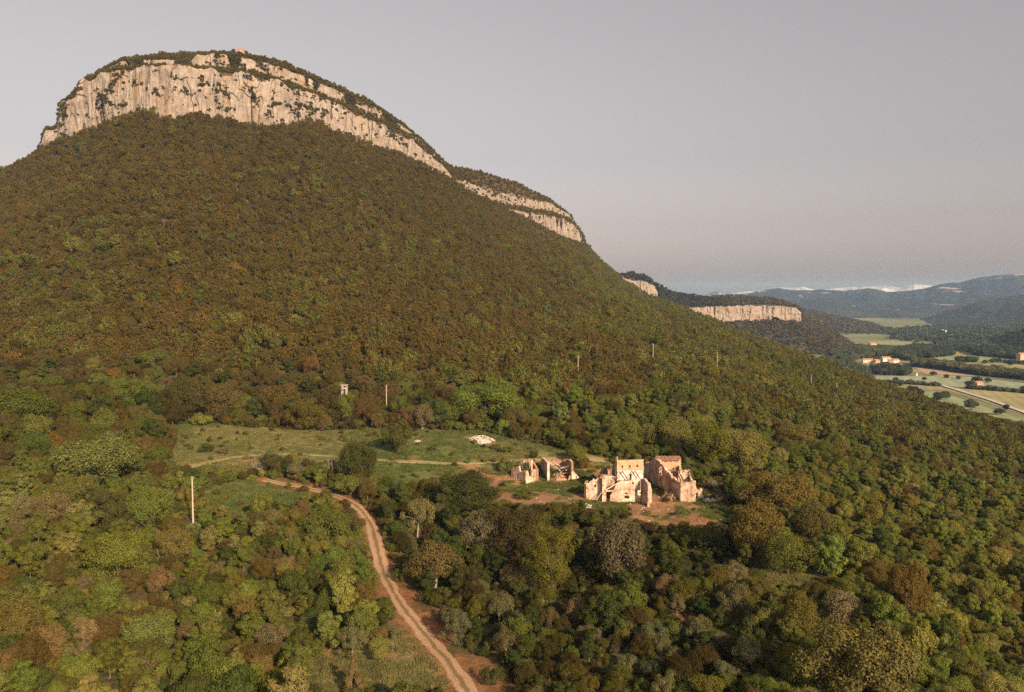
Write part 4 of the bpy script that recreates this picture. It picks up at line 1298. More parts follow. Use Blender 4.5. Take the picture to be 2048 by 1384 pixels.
part(R4, 'wall', wall_mesh((1066, 230.8), (1073.5, 226.2), 0.5, [(1066, 924), (1068, 930), (1073, 938)], [], 'stone_rough', 44))
part(R4, 'wall', wall_mesh((1026.5, 227.4), (1036, 232.6), 0.5, [(1026, 941), (1031, 937), (1036, 933)], [], 'stone_rough', 45))
part(R4, 'pillar', wall_mesh((1062.3, 228.6), (1065.3, 228.6), 0.5, [(1062, 920), (1065.5, 921)], [], 'stone', 46, jag=0.05))
IV2 = ruin('ivy', 1051, 229, 'dark green ivy filling the small roofless hut', 'ivy')
part(IV2, 'leaves', hanging_leaves('leaves', P3(1051, 932, 229), (1.7, 1.2, 1.6), 900, 0.11, 62), tcol=(0.045, 0.075, 0.018))
part(IV2, 'stem', beam_mesh((float(IV2.location.x), 229, -0.3), (float(IV2.location.x) + .1, 229, 4.0), 0.08, 'bark'))

# ------------------------------------------------------------------ loose stone heaps, timber stack, hut, chapel
def stone_blocks(P, S, seed, mat='rubble'):
    r = np.random.default_rng(seed)
    V, Fc = [], []
    cube = np.array([(-1, -1, -1), (1, -1, -1), (1, 1, -1), (-1, 1, -1), (-1, -1, 1), (1, -1, 1), (1, 1, 1), (-1, 1, 1)], float)
    fq = [(0, 1, 5, 4), (1, 2, 6, 5), (2, 3, 7, 6), (3, 0, 4, 7), (4, 5, 6, 7), (0, 3, 2, 1)]
    for p, s_ in zip(P, S):
        q4 = Quaternion(tuple(r.normal(size=4))).normalized().to_matrix()
        b = len(V)
        for c in cube:
            v = q4 @ Vector(tuple(c * s_ * r.uniform(0.55, 1.0, 3) * np.array([1.0, 0.8, 0.65])))
            V.append(np.array(p) + np.array(v))
        Fc += [tuple(b + i for i in f) for f in fq]
    return mesh_np('stones', V, Fc, M[mat])

DEBRIS = [(R2, 1346, 208.5, 3.0, 3.2, 2.4), (R3, 1119, 231, 3.0, 4.2, 1.5), (R1, 1222, 206.3, 2.0, 2.0, 0.7)]
for k_, (root_, px_, Y_, rx_, ry_, h_) in enumerate(DEBRIS):
    r = np.random.default_rng(300 + k_)
    n = 330
    a, kk = r.uniform(0, 6.283, n), np.sqrt(r.uniform(0, 1, n))
    P_ = np.stack([float(ray(px_, 975)[0] * Y_) + np.cos(a) * kk * rx_, Y_ + np.sin(a) * kk * ry_, h_ * (1 - kk ** 1.4) * (0.8 + 0.3 * np.sin(3 * a)) * r.uniform(0.3, 1, n) ** 0.4], 1)
    dm = part(root_, 'fallen_stones', stone_blocks(P_, r.uniform(0.14, 0.42, n), 310 + k_, 'stone_rough'))
    dm['kind'] = 'stuff'

def heap(px, py, wpx, hpx, label, seed, n=420, size=0.2):
    p = hit(px, py)
    sc = p[1] / F
    W, Hh = wpx * sc / 2, hpx * sc
    t = thing('rubble_heap', tuple(p), label, 'rubble heap')
    r = np.random.default_rng(seed)
    a, k = r.uniform(0, 6.283, n), np.sqrt(r.uniform(0, 1, n))
    lob = 1 + 0.25 * np.sin(3 * a + 1) + 0.12 * np.sin(7 * a)
    X_, Y_ = np.cos(a) * k * W * lob, np.sin(a) * k * W * 0.8 * lob
    zz = Hh * (1 - k ** 1.3) ** 0.9 * (0.8 + 0.3 * np.sin(2 * a + 1) * k + 0.25 * np.cos(3 * a)) + z_xy(p[0] + X_, p[1] + Y_) - p[2]
    o = link('stones', stone_blocks(np.stack([X_, Y_, zz], 1), r.uniform(0.5, 1.6, n) * size, seed), t)
    o['kind'] = 'stuff'
    n_ = 17
    ii = np.arange(n_)
    A, K = np.meshgrid(2 * math.pi * ii / (n_ - 1), np.linspace(0, 1, 6))
    Xm, Ym = np.cos(A) * K * W, np.sin(A) * K * W * .8
    Zm = Hh * 0.8 * (1 - K ** 1.3) ** 0.9 * (0.75 + 0.3 * np.sin(2 * A + 1) * K + 0.25 * np.cos(3 * A) * K) + z_xy(p[0] + Xm, p[1] + Ym) - p[2] - 0.1
    link('mound', mesh_np('mound', np.stack([Xm, Ym, Zm], -1).reshape(-1, 3), grid_faces(6, n_), M['rubble'], True), t)
    return p
HEAP = heap(961, 882, 46, 11, 'white rubble heap standing in the meadow', 81)
heap(835, 884, 14, 4, 'scatter of white stones right of the lone meadow tree', 82, 60, 0.16)
heap(1418, 1003, 24, 7, 'fallen pale stones beside the low doorway of the gabled ruin', 83, 110, 0.16)
heap(1178, 1020, 16, 10, 'pale stone heap below the left wing of the whitewashed ruin', 84, 60, 0.25)
pt = hit(1107, 882)
T1 = thing('timber_stack', tuple(pt), 'grey timber stack at the upper right of the meadow', 'timber')
r = np.random.default_rng(71)
for k in range(14):
    a_ = r.normal() * 0.12
    L_ = r.uniform(1.4, 2.4)
    o_ = np.array([r.normal() * 0.5, (k % 5 - 2) * 0.35, 0.12 + (k // 5) * 0.24])
    part_ = beam_mesh(o_ - np.array([L_ * math.cos(a_), L_ * math.sin(a_), -0.1]), o_ + np.array([L_ * math.cos(a_), L_ * math.sin(a_), -.1]), 0.22, 'pale_timber' if k % 3 else 'timber')
    link('log', part_, T1)
# loose stones lying about the yard
n = 120
sx, sy = rng.uniform(4, 60, n * 4), rng.uniform(180, 236, n * 4)
ok = in_poly(YARD, sx, sy)
sx, sy = sx[ok][:n], sy[ok][:n]
link('scattered_stones', stone_blocks(np.stack([sx, sy, z_xy(sx, sy) + 0.05], 1), rng.uniform(0.08, 0.26, len(sx)), 91), kind='stuff', label='small pale stones scattered over the bare yard', category='stones')

def box(c, sx, sy, sz, mat, name='wall'):
    x, y, z = c
    V = [(x + i * sx / 2, y + j * sy / 2, z + k * sz) for k in (0, 1) for (i, j) in ((-1, -1), (1, -1), (1, 1), (-1, 1))]
    return mesh_np(name, V, [(0, 1, 5, 4), (1, 2, 6, 5), (2, 3, 7, 6), (3, 0, 4, 7), (4, 5, 6, 7), (0, 3, 2, 1)], M[mat])

def house(name, loc, w, d, h, rz, label, cat='house', wall='whitewash', roof='tiles', rh=None, nwin=3, gable_front=False):
    t = thing(name, tuple(float(v) for v in loc), label, cat, rz=rz)
    rh = rh or d * 0.25
    if gable_front:
        prof = [(-w / 2, -1.0), (w / 2, -1.0), (w / 2, h), (0, h + rh), (-w / 2, h)]
        V = [(x, y, z) for y in (-d / 2, d / 2) for (x, z) in prof]
        me = bpy.data.meshes.new('wall')
        me.from_pydata(V, [], [(0, 1, 2, 3, 4), (9, 8, 7, 6, 5), (0, 5, 6, 1), (1, 6, 7, 2), (2, 7, 8, 3), (3, 8, 9, 4), (4, 9, 5, 0)])
        e = 0.4
        rp = [(-w / 2 - e, h - e * rh * 2 / w + .12), (0, h + rh + .12), (w / 2 + e, h - e * rh * 2 / w + .12)]
        RV = [(x, y, z + k) for k in (0, .22) for y in (-d / 2 - .3, d / 2 + .3) for (x, z) in rp]
    else:
        prof = [(-d / 2, -1.0), (d / 2, -1.0), (d / 2, h), (0, h + rh), (-d / 2, h)]
        V = [(x, y, z) for x in (-w / 2, w / 2) for (y, z) in prof]
        me = bpy.data.meshes.new('wall')
        me.from_pydata(V, [], [(0, 4, 3, 2, 1), (5, 6, 7, 8, 9), (0, 1, 6, 5), (1, 2, 7, 6), (2, 3, 8, 7), (3, 4, 9, 8), (4, 0, 5, 9)])
        e = 0.5
        rp = [(-d / 2 - e, h - e * rh * 2 / d + .12), (0, h + rh + .12), (d / 2 + e, h - e * rh * 2 / d + .12)]
        RV = [(x, y, z + k) for k in (0, .22) for x in (-w / 2 - .4, w / 2 + .4) for (y, z) in rp]
    me.update()
    me.materials.append(M[wall])
    link('wall', me, t)
    rm = bpy.data.meshes.new('roof')
    rm.from_pydata(RV, [], [(0, 1, 4, 3), (1, 2, 5, 4), (6, 9, 10, 7), (7, 10, 11, 8), (0, 3, 9, 6), (2, 8, 11, 5), (0, 6, 7, 1), (1, 7, 8, 2), (3, 4, 10, 9), (4, 5, 11, 10)])
    rm.update()
    rm.materials.append(M[roof])
    link('roof', rm, t)
    for k in range(nwin):
        x = (k - (nwin - 1) / 2) * w / max(nwin, 1)
        link('window', box((x, -d / 2 - .02, h * 0.45), 1.1, 0.12, 1.4, 'dark', 'window'), t)
    return t

# chapel on the summit: the highest thing on the skyline
cyq = float(np.interp(482, UP[3][0], UP[3][1])) - 6
cp = at_depth(482.5, 116, cyq)
cp[2] = float(z_at(1024 + cp[0] / cyq * F, cyq)) - 2.0
house('chapel', cp, 8.0, 10, 5.2, 0.18, 'small tan gabled chapel on the mountain summit', 'chapel', 'stone_rough', 'tiles', 2.4, 1, True)
hp = hit(689, 815)
T2 = thing('stone_hut', tuple(hp), 'little flat-roofed stone hut poking out of the wood behind the meadow', 'hut')
hh = float((815 - 770) / F * hp[1])
for (c, sx, sy) in (((-0.55, -1.0, -1), 0.9, 0.5), ((0.95, -1.0, -1), 0.4, 0.5), ((0, 1.0, -1), 2.3, 0.5)):
    link('wall', box(c, sx, sy, hh + 0.9, 'grey_plaster'), T2)
link('sill', box((0.35, -1.02, hh - 1.2), 1.0, 0.5, 0.25, 'whitewash', 'sill'), T2)
link('roof_slab', box((-.15, 0, hh - 0.08), 3.0, 2.9, 0.32, 'grey_plaster', 'roof_slab'), T2)

# ------------------------------------------------------------------ concrete poles and cables
def pole(px, py0, py1, label, arm_dir=0.6, arms=2):
    p = hit(px, py0)
    Hh = float((py0 - py1) / F * p[1]) * 1.01
    t = thing('utility_pole', tuple(p), label, 'utility pole', 'concrete utility poles on the slope', arm_dir)
    w0, w1 = 0.23, 0.13
    V = []
    for z, w in ((-1.0, w0), (Hh, w1)):
        V += [(-w, -w * .75, z), (w, -w * .75, z), (w, w * .75, z), (-w, w * .75, z)]
    link('shaft', mesh_np('shaft', V, [(0, 1, 5, 4), (1, 2, 6, 5), (2, 3, 7, 6), (3, 0, 4, 7), (4, 5, 6, 7), (0, 3, 2, 1)], M['concrete']), t)
    tips = []
    for k in range(arms):
        z = Hh - 0.25 - k * 1.9
        ln = 0.62 if k == 0 else 0.85
        ca = link('crossarm', box((0.15 if k == 0 else 0, -0.19, z - .05), 2 * ln, 0.1, 0.11, 'metal', 'crossarm'), t)
        for sgn in (-1, 1):
            V_, F_ = [], []
            x = sgn * ln * 0.9
            tube(V_, F_, [(x, -.19, z + .06), (x, -.19, z + .2), (x, -.19, z + .32)], [0.05, 0.085, 0.04], 8)
            link('insulator', mesh_np('insulator', V_, F_, M['ceramic'], True), ca)
            tips.append(np.array([p[0] + math.cos(arm_dir) * x, p[1] + math.sin(arm_dir) * x, p[2] + z + .3]))
    return t, tips
POLES = [pole(386, 1048, 953, 'tallest concrete pole, standing left of the track in the foreground scrub', 2.2),
         pole(773, 838, 770, 'concrete pole at the wood edge behind the lone meadow tree', 2.2),
         pole(1156, 748, 712, 'short pole top above the trees, left of the other slope poles', 2.4, 1),
         pole(1306, 728, 688, 'pole on the right slope, topmost of the slope poles', 2.4, 1),
         pole(1434, 742, 707, 'pole on the right slope nearest the far flat-topped hill', 2.4, 1),
         pole(1622, 782, 750, 'small pole low on the right slope, second last towards the valley', 2.4, 1),
         pole(1673, 800, 766, 'small pole low on the right slope, nearest the valley', 2.4, 1)]
def cable(a, b, sag, label, rad=0.014):
    V_, F_ = [], []
    ts = np.linspace(0, 1, 26)
    pts = [a + (b - a) * t - np.array([0, 0, sag * 4 * t * (1 - t)]) for t in ts]
    tube(V_, F_, pts, [rad] * len(pts), 5)
    o = link('power_cable', mesh_np('power_cable', V_, F_, M['metal'], True), label=label, category='cable', group='cables between the concrete poles')
    return o
tp0, tp1, tp2, tp3 = POLES[0][1], POLES[1][1], POLES[2][1], POLES[3][1]
offl = np.array(at_depth(-260, 1330, 110.0))
cable(tp0[0], offl + [0, 0, 0], 1.6, 'upper cable running from the tallest pole off the left edge')
cable(tp0[2], offl + [1.2, 0, -1.7], 1.6, 'lower cable running from the tallest pole off the left edge')
cable(tp0[1], tp1[0], 4.0, 'upper cable between the tallest pole and the meadow pole')
cable(tp0[3], tp1[2], 4.0, 'lower cable between the tallest pole and the meadow pole')
cable(tp1[1], tp2[0], 3.0, 'cable from the meadow pole up to the short slope pole')
cable(tp2[1], tp3[0], 3.0, 'cable from the short slope pole to the topmost slope pole')

# ------------------------------------------------------------------ plants
PAL = {'brown': (0.104, 0.083, 0.033), 'dkbrown': (0.068, 0.055, 0.024), 'green': (0.112, 0.126, 0.036), 'dkgreen': (0.064, 0.076, 0.026), 'vivid': (0.098, 0.124, 0.032), 'bright': (0.20, 0.21, 0.06),
       'palegreen': (0.158, 0.156, 0.060), 'grey': (0.140, 0.126, 0.075), 'pine': (0.115, 0.104, 0.028), 'yellow': (0.142, 0.136, 0.040), 'orange': (0.165, 0.108, 0.034), 'tan': (0.150, 0.116, 0.062)}
CWORD = {'brown': 'brown', 'dkbrown': 'dark brown', 'green': 'green', 'dkgreen': 'dark green', 'vivid': 'vivid green', 'bright': 'bright yellow-green', 'palegreen': 'pale green', 'grey': 'grey-green',
         'pine': 'olive-yellow', 'yellow': 'yellow-green', 'orange': 'orange-brown', 'tan': 'tan'}
SNAME = {'oak': 'oak_tree', 'holm': 'holm_oak_tree', 'olive': 'olive_tree', 'pine': 'pine_tree', 'juniper': 'juniper_tree', 'scrubtree': 'young_tree', 'upright': 'slender_tree', 'shrub': 'shrub'}
SWORD = {'oak': 'oak', 'holm': 'holm oak', 'olive': 'olive tree', 'pine': 'pine', 'juniper': 'conical juniper', 'scrubtree': 'young tree', 'upright': 'slender tree', 'shrub': 'shrub'}

# (species, px, py of the foot, height px, width px, colour, label) read off the photograph
HAND = [
    ('oak', 195, 970, 112, 160, 'palegreen', 'broad pale green oak, widest crown on the left slope'),
    ('oak', 272, 812, 66, 78, 'green', 'round green oak at the wood edge above the left end of the meadow'),
    ('oak', 308, 742, 50, 75, 'green', 'wide green oak up in the brown wood at the left'),
    ('oak', 48, 862, 95, 125, 'green', 'big green oak at the left edge beside the brown wood'),
    ('shrub', 403, 852, 26, 42, 'bright', 'bright yellow-green bush at the upper left of the meadow'),
    ('scrubtree', 797, 908, 80, 62, 'dkgreen', 'lone dark green tree in the middle of the meadow'),
    ('oak', 716, 965, 92, 78, 'dkgreen', 'large dark green tree above the upper bend of the track'),
    ('scrubtree', 703, 994, 50, 62, 'green', 'lighter green tree at the foot of the large dark one by the track'),
    ('scrubtree', 540, 948, 50, 46, 'dkgreen', 'dark green tree at the track head, beside a bare tree'),
    ('scrubtree', 592, 962, 44, 42, 'grey', 'grey-green tree left of the bare twin-stemmed tree'),
    ('scrubtree', 628, 962, 40, 46, 'green', 'small green tree just left of the bare twin-stemmed tree'),
    ('oak', 972, 846, 98, 140, 'vivid', 'wide vivid green oak behind the white rubble heap'),
    ('oak', 905, 850, 62, 66, 'vivid', 'vivid green oak left of the widest vivid oak'),
    ('holm', 1031, 866, 62, 64, 'brown', 'round brown holm oak right of the wide vivid oak'),
    ('olive', 845, 858, 56, 52, 'tan', 'pale grey-tan olive tree at the back edge of the meadow'),
    ('scrubtree', 874, 854, 70, 50, 'dkgreen', 'dark green tree between the pale olive and the vivid oaks'),
    ('holm', 945, 854, 44, 50, 'brown', 'small brown holm oak in front of the wide vivid oak'),
    ('holm', 660, 852, 88, 80, 'brown', 'big brown holm oak behind the middle of the meadow'),
    ('scrubtree', 697, 852, 84, 46, 'green', 'green tree wedged between brown holm oaks behind the meadow'),
    ('holm', 728, 852, 76, 54, 'brown', 'brown holm oak left of the meadow pole'),
    ('holm', 612, 860, 70, 76, 'brown', 'rounded brown holm oak, second left of the green wedged tree'),
    ('holm', 563, 842, 86, 76, 'brown', 'brown holm oak behind the left half of the meadow'),
    ('holm', 378, 842, 96, 92, 'brown', 'tall brown holm oak above the bright yellow-green bush'),
    ('holm', 440, 838, 80, 78, 'brown', 'brown holm oak right of the bright yellow-green bush'),
    ('olive', 486, 842, 44, 44, 'yellow', 'yellowish small tree at the upper meadow edge'),
    ('scrubtree', 800, 842, 60, 40, 'green', 'slender green tree right of the meadow pole'),
    ('scrubtree', 1152, 930, 50, 46, 'green', 'green tree between the beam-filled barn and the whitewashed ruin'),
    ('shrub', 1170, 940, 26, 26, 'orange', 'orange-brown bush left of the whitewashed ruin'),
    ('pine', 1105, 1200, 190, 112, 'pine', 'tall olive-yellow pine in front of the whitewashed ruin'),
    ('olive', 1238, 1168, 150, 125, 'grey', 'big grey-green tree right of the tall pine'),
    ('holm', 1025, 1120, 120, 135, 'dkbrown', 'dark brown spreading tree left of the tall pine'),
    ('oak', 935, 1024, 92, 125, 'dkgreen', 'dark green oak beside the red path into the yard'),
    ('holm', 1512, 1120, 132, 128, 'brown', 'large brown holm oak at the right end of the bare yard'),
    ('holm', 1562, 1040, 110, 135, 'brown', 'brown holm oak behind the largest one right of the yard'),
    ('holm', 1622, 1090, 100, 86, 'brown', 'brown holm oak right of the largest one by the yard'),
    ('oak', 1575, 1150, 96, 104, 'green', 'green oak below the brown holm oaks right of the yard'),
    ('holm', 1725, 1420, 200, 205, 'brown', 'huge brown holm oak at the bottom right'),
    ('holm', 1592, 1290, 124, 82, 'brown', 'slim brown holm oak above the huge one at bottom right'),
    ('olive', 1690, 1262, 90, 86, 'grey', 'grey-green tree between the slim and the huge brown holm oaks'),
    ('holm', 1812, 1240, 130, 70, 'brown', 'tall brown holm oak on the right slope below the green woods'),
    ('olive', 836, 1078, 96, 66, 'grey', 'grey-green olive nearest the middle bend of the track'),
    ('olive', 868, 1180, 108, 112, 'grey', 'broad grey-green olive right of the narrow track section'),
    ('olive', 962, 1118, 104, 92, 'grey', 'grey-green olive between the dark oak and the spreading brown tree'),
    ('olive', 1022, 1180, 60, 56, 'grey', 'little pale-trunked olive left of the tall pine'),
    ('olive', 1000, 1255, 80, 60, 'grey', 'pale-trunked olive downhill of the little one left of the pine'),
    ('olive', 910, 1290, 80, 64, 'grey', 'grey-green olive beside the red bank of the lower track'),
    ('olive', 1152, 1262, 74, 48, 'grey', 'small olive directly below the tall pine'),
    ('olive', 1098, 1270, 66, 46, 'tan', 'tan-leaved small tree below and left of the tall pine'),
    ('holm', 1230, 1240, 80, 76, 'pine', 'round olive-yellow tree below the big grey-green one'),
    ('olive', 1372, 1220, 72, 66, 'pine', 'olive-yellow tree below the bare yard'),
    ('oak', 1405, 1100, 50, 60, 'green', 'green bush-like oak on the slope under the bare yard'),
    ('olive', 1490, 1345, 80, 66, 'grey', 'grey-green olive left of the huge brown holm oak'),
    ('olive', 1405, 1420, 90, 80, 'pine', 'olive-yellow tree at the bottom edge right of centre'),
    ('holm', 215, 1060, 88, 86, 'brown', 'round brown holm oak left of the tallest pole'),
    ('oak', 300, 1056, 92, 88, 'green', 'round green oak just left of the tallest pole'),
    ('oak', 238, 1162, 118, 112, 'green', 'big green oak below the round brown holm oak'),
    ('oak', 346, 1124, 78, 74, 'palegreen', 'pale green domed tree under the tallest pole'),
    ('holm', 108, 1062, 88, 86, 'tan', 'tan-topped holm oak on the left, above the big green oak'),
    ('holm', 30, 1300, 120, 96, 'brown', 'brown holm oak cut by the left edge near the bottom'),
    ('holm', 95, 1326, 84, 88, 'tan', 'tan holm oak near the bottom left corner'),
    ('oak', 66, 1222, 52, 46, 'bright', 'small bright green tree above the bottom left holm oaks'),
    ('oak', 645, 1092, 84, 108, 'green', 'large green tree hugging the left of the track bend'),
    ('juniper', 706, 1392, 82, 50, 'tan', 'conical grey juniper in the grass left of the lower track'),
    ('olive', 704, 1322, 72, 66, 'grey', 'grey-green round tree above the conical juniper'),
    ('scrubtree', 757, 1330, 66, 38, 'yellow', 'slim yellow-green tree left of the lower track'),
    ('scrubtree', 560, 1410, 90, 80, 'yellow', 'yellow-green tree at the bottom edge left of the juniper'),
    ('oak', 430, 1215, 60, 70, 'vivid', 'vivid green crown in the lower left thicket'),
    ('oak', 300, 1310, 90, 100, 'palegreen', 'pale green feathery tree in the bottom left thicket'),
    ('scrubtree', 505, 1260, 80, 70, 'palegreen', 'pale green tree in the thicket left of the track'),
    ('oak', 150, 1010, 70, 80, 'palegreen', 'pale green tree between the broad oak and the tan holm oak'),
    ('oak', 1250, 902, 78, 78, 'green', 'green tree behind the chimney of the whitewashed ruin'),
    ('oak', 1335, 905, 84, 92, 'palegreen', 'pale green tree behind the gable of the right ruin'),
    ('oak', 1425, 935, 100, 96, 'green', 'green tree touching the right end of the gabled ruin'),
    ('oak', 1484, 945, 100, 96, 'palegreen', 'pale green tree right of the gabled ruin'),
    ('oak', 1198, 868, 50, 62, 'vivid', 'vivid green oak in the wood above the timber stack'),
    ('oak', 1410, 830, 46, 50, 'green', 'small round green oak in the brown wood uphill of the gabled ruin'),
    ('oak', 1590, 905, 70, 80, 'yellow', 'yellow-green tree far right of the gabled ruin'),
    ('shrub', 570, 942, 20, 22, 'dkgreen', 'small dark bush at the head of the track'),
    ('shrub', 412, 905, 20, 30, 'dkgreen', 'dark round bush in the left of the meadow'),
    ('shrub', 445, 908, 12, 26, 'grey', 'low grey-green bush in the left of the meadow'),
    ('shrub', 865, 902, 14, 16, 'dkgreen', 'little dark bush right of the lone meadow tree'),
    ('shrub', 1068, 918, 18, 20, 'dkgreen', 'dark bush behind the small roofless hut'),
    ('shrub', 1010, 945, 34, 34, 'palegreen', 'pale green bush left of the small roofless hut'),
    ('shrub', 1050, 1000, 24, 34, 'vivid', 'vivid green bush in front of the small roofless hut'),
    ('shrub', 1010, 905, 14, 26, 'green', 'green bush below the white rubble heap'),
    ('shrub', 990, 900, 12, 22, 'tan', 'tan bush right below the white rubble heap'),
]
PLANTS = []          # dicts: species, x, y, r, h, colour, hand label
def put(sp, x, y, r_, h, colr, lab=None):
    PLANTS.append(dict(sp=sp, x=float(x), y=float(y), r=float(r_), h=float(h), c=colr, lab=lab))
GRID = {}
def g_add(x, y, r_):
    GRID.setdefault((int(x // 8), int(y // 8)), []).append((x, y, r_))
def g_free(x, y, r_, k):
    cx, cy = int(x // 8), int(y // 8)
    for i in (-1, 0, 1):
        for j in (-1, 0, 1):
            for (a, b, c) in GRID.get((cx + i, cy + j), ()):
                if (a - x) ** 2 + (b - y) ** 2 < (k * (r_ + c)) ** 2:
                    return False
    return True
for (sp, px, py, hp_, wp_, cl, lab) in HAND:
    p = hit(px, py)
    sc = math.hypot(p[1], p[0] * 0) / F
    r_ = wp_ * sc / 2
    h_ = hp_ * sc * 1.02
    # crowns are seen from above: part of the apparent height is depth
    h_ = max(0.8 * h_, h_ - r_ * 0.10)
    put(sp, p[0], p[1], r_, h_, cl, lab)
    g_add(p[0], p[1], r_)
for (px, Y, r_) in [(1190, 207, 5), (1215, 207, 6), (1245, 206, 6), (1270, 207, 6), (1260, 213, 6), (1300, 226, 5), (1320, 215, 7), (1345, 212, 7), (1370, 209, 7), (1395, 206, 3), (1112, 231, 6.5), (1090, 230, 4), (1135, 231, 4), (1150, 228, 3), (1050, 226, 4.5), (1060, 228, 3)]:
    g_add(ray(px, 975)[0] * Y, Y, r_)
def palette(px, py):
    if py < 905 and px < 900:
        return [('holm', 'brown', .56), ('holm', 'dkbrown', .14), ('oak', 'green', .12), ('upright', 'dkgreen', .10), ('holm', 'tan', .04), ('holm', 'orange', .02), ('scrubtree', 'green', .04)]
    if py < 970:
        return [('oak', 'green', .28), ('oak', 'palegreen', .12), ('holm', 'brown', .20), ('upright', 'green', .26), ('scrubtree', 'yellow', .06), ('holm', 'dkbrown', .08)]
    if px < 790:
        return [('upright', 'green', .22), ('scrubtree', 'green', .16), ('scrubtree', 'yellow', .12), ('upright', 'palegreen', .12), ('holm', 'brown', .16), ('holm', 'tan', .03), ('olive', 'grey', .05), ('scrubtree', 'dkgreen', .14)]
    if px < 1480:
        return [('olive', 'grey', .20), ('upright', 'dkgreen', .26), ('holm', 'dkbrown', .20), ('olive', 'pine', .16), ('scrubtree', 'green', .12), ('holm', 'pine', .06)]
    return [('upright', 'green', .26), ('scrubtree', 'yellow', .16), ('holm', 'brown', .22), ('oak', 'palegreen', .10), ('oak', 'green', .18), ('upright', 'dkgreen', .08)]
def pick(pal):
    t = pyr.random() * sum(w for _, _, w in pal)
    for a, b, w in pal:
        t -= w
        if t <= 0:
            return a, b
    return pal[-1][:2]

# plants growing in front of the track and the yard stay low enough to leave them in view
SEE = [hit(*p) for p in TRACK_PX[4:]] + [hit(p, 1012) for p in range(1175, 1412, 12)] + [hit(p, 1035) for p in range(1260, 1460, 14)] + [hit(p, 975) for p in range(1030, 1160, 12)] + [hit(p, 1000) for p in range(985, 1100, 14)] + [hit(p, 925) for p in range(360, 1000, 40)] + [hit(p, 1040) for p in (380, 386, 392)]
SEE = np.array(SEE)
SPX, SPY, _ = project(SEE[:, 0], SEE[:, 1], SEE[:, 2])
def hides(px, py, y, r_, h_):
    k_ = F / y
    return bool(np.any((np.abs(SPX - px) < r_ * k_ + 3) & (SEE[:, 1] > y + 0.5) & (SPY < py) & (SPY > py - h_ * k_ - 2)))

# random fill of the near thicket: trees first, then shrubs in what is left
def candidates(n, y0, y1):
    Y = np.sqrt(rng.uniform(y0 ** 2, y1 ** 2, n))
    q = rng.uniform(-330, 2420, n)
    x = (q - 1024) / F * Y
    z = z_at(q, Y)
    px, py, d = project(x, Y, z)
    op = np.zeros(n, bool)
    for Pq in OPEN:
        op |= in_poly(Pq, x, Y)
    dt = np.minimum(dist_curve(TRACK, x, Y), dist_curve(YPATH, x, Y))
    return x, Y, q, px, py, op, dt
NEAR_Y = 335.0
x, Y, q, px, py, op, dt = candidates(13000, 62, NEAR_Y)
MYq = np.interp(q, MQ, MY)
for i in range(len(x)):
    if op[i]:
        continue
    r_ = pyr.choice([1.1, 1.3, 1.5, 1.8, 2.1, 2.5, 3.1]) * (1.30 if py[i] < 930 else 0.80)
    # in front of the ruins plants stay low enough not to hide them
    front = 1000 < px[i] < 1450 and 985 < py[i] < 1120
    if front:
        r_ = min(r_, 1.7)
    if 780 < px[i] < 1010 and py[i] > 1140 and dt[i] < 4.0 + r_:
        continue
    if dt[i] < 2.4 + r_ * 0.55 or not g_free(x[i], Y[i], r_, 0.54):
        continue
    sp, cl = pick(palette(px[i], py[i]))
    H0, R0, _ = SPEC[sp]
    h_ = r_ / R0 * H0 * (pyr.uniform(0.70, 1.10) if sp == 'upright' else pyr.uniform(0.85, 1.35))
    if hides(px[i], py[i], Y[i], r_, h_):
        continue
    put(sp, x[i], Y[i], r_, h_, cl)
    g_add(x[i], Y[i], r_)
x, Y, q, px, py, op, dt = candidates(35000, 62, NEAR_Y)
for i in range(len(x)):
    r_ = pyr.uniform(0.6, 1.6)
    if op[i]:
        if pyr.random() > (0.16 if fbm(x[i] / 12.0, Y[i] / 9.0, 3, 91) > 0.22 else 0.03):
            continue
        r_ *= 0.6
    if 780 < px[i] < 1010 and py[i] > 1140 and dt[i] < 4.6 and pyr.random() < 0.85:
        continue
    if dt[i] < 2.1 + r_ * 0.4 or not g_free(x[i], Y[i], r_, 0.48):
        continue
    if 780 < px[i] < 1480 and py[i] > 1040 and pyr.random() < 0.35:
        continue
    sp, cl = pick(palette(px[i], py[i]))
    h_ = r_ / 1.55 * 2.3 * pyr.uniform(0.75, 1.25)
    if hides(px[i], py[i], Y[i], r_, h_):
        continue
    put('shrub', x[i], Y[i], r_, h_, cl)
    g_add(x[i], Y[i], r_)

xs = np.array([p['x'] for p in PLANTS]); ys = np.array([p['y'] for p in PLANTS])
zs = z_xy(xs, ys)
for p, z in zip(PLANTS, zs):
    p['z'] = float(z)
    p['px'], p['py'], p['d'] = (float(v) for v in project(p['x'], p['y'], z + p['h'] * 0.5))
    p['size'] = 2 * p['r'] / p['d']
    p['vis'] = -20 < p['px'] < 2068 and p['py'] < 1400
    k = np.exp(rng.normal() * 0.13) * float(np.interp(p['px'], [0, 700, 820, 1430, 1560, 2048], [1.15, 1.12, 0.92, 0.92, 1.22, 1.3]) if p['py'] > 940 else 1.08)  # plant colours lightened at both sides, darkened mid-slope, standing in for uneven sunlight
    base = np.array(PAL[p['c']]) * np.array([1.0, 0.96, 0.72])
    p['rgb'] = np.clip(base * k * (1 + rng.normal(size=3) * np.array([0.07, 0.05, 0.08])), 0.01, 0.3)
tr = sorted([p for p in PLANTS if p['sp'] != 'shrub' and not p['lab'] and p['vis']], key=lambda p: -p['size'])
n_hand_tree = sum(1 for p in PLANTS if p['lab'] and p['sp'] != 'shrub')
sh = sorted([p for p in PLANTS if p['sp'] == 'shrub' and not p['lab'] and p['vis']], key=lambda p: -p['size'])
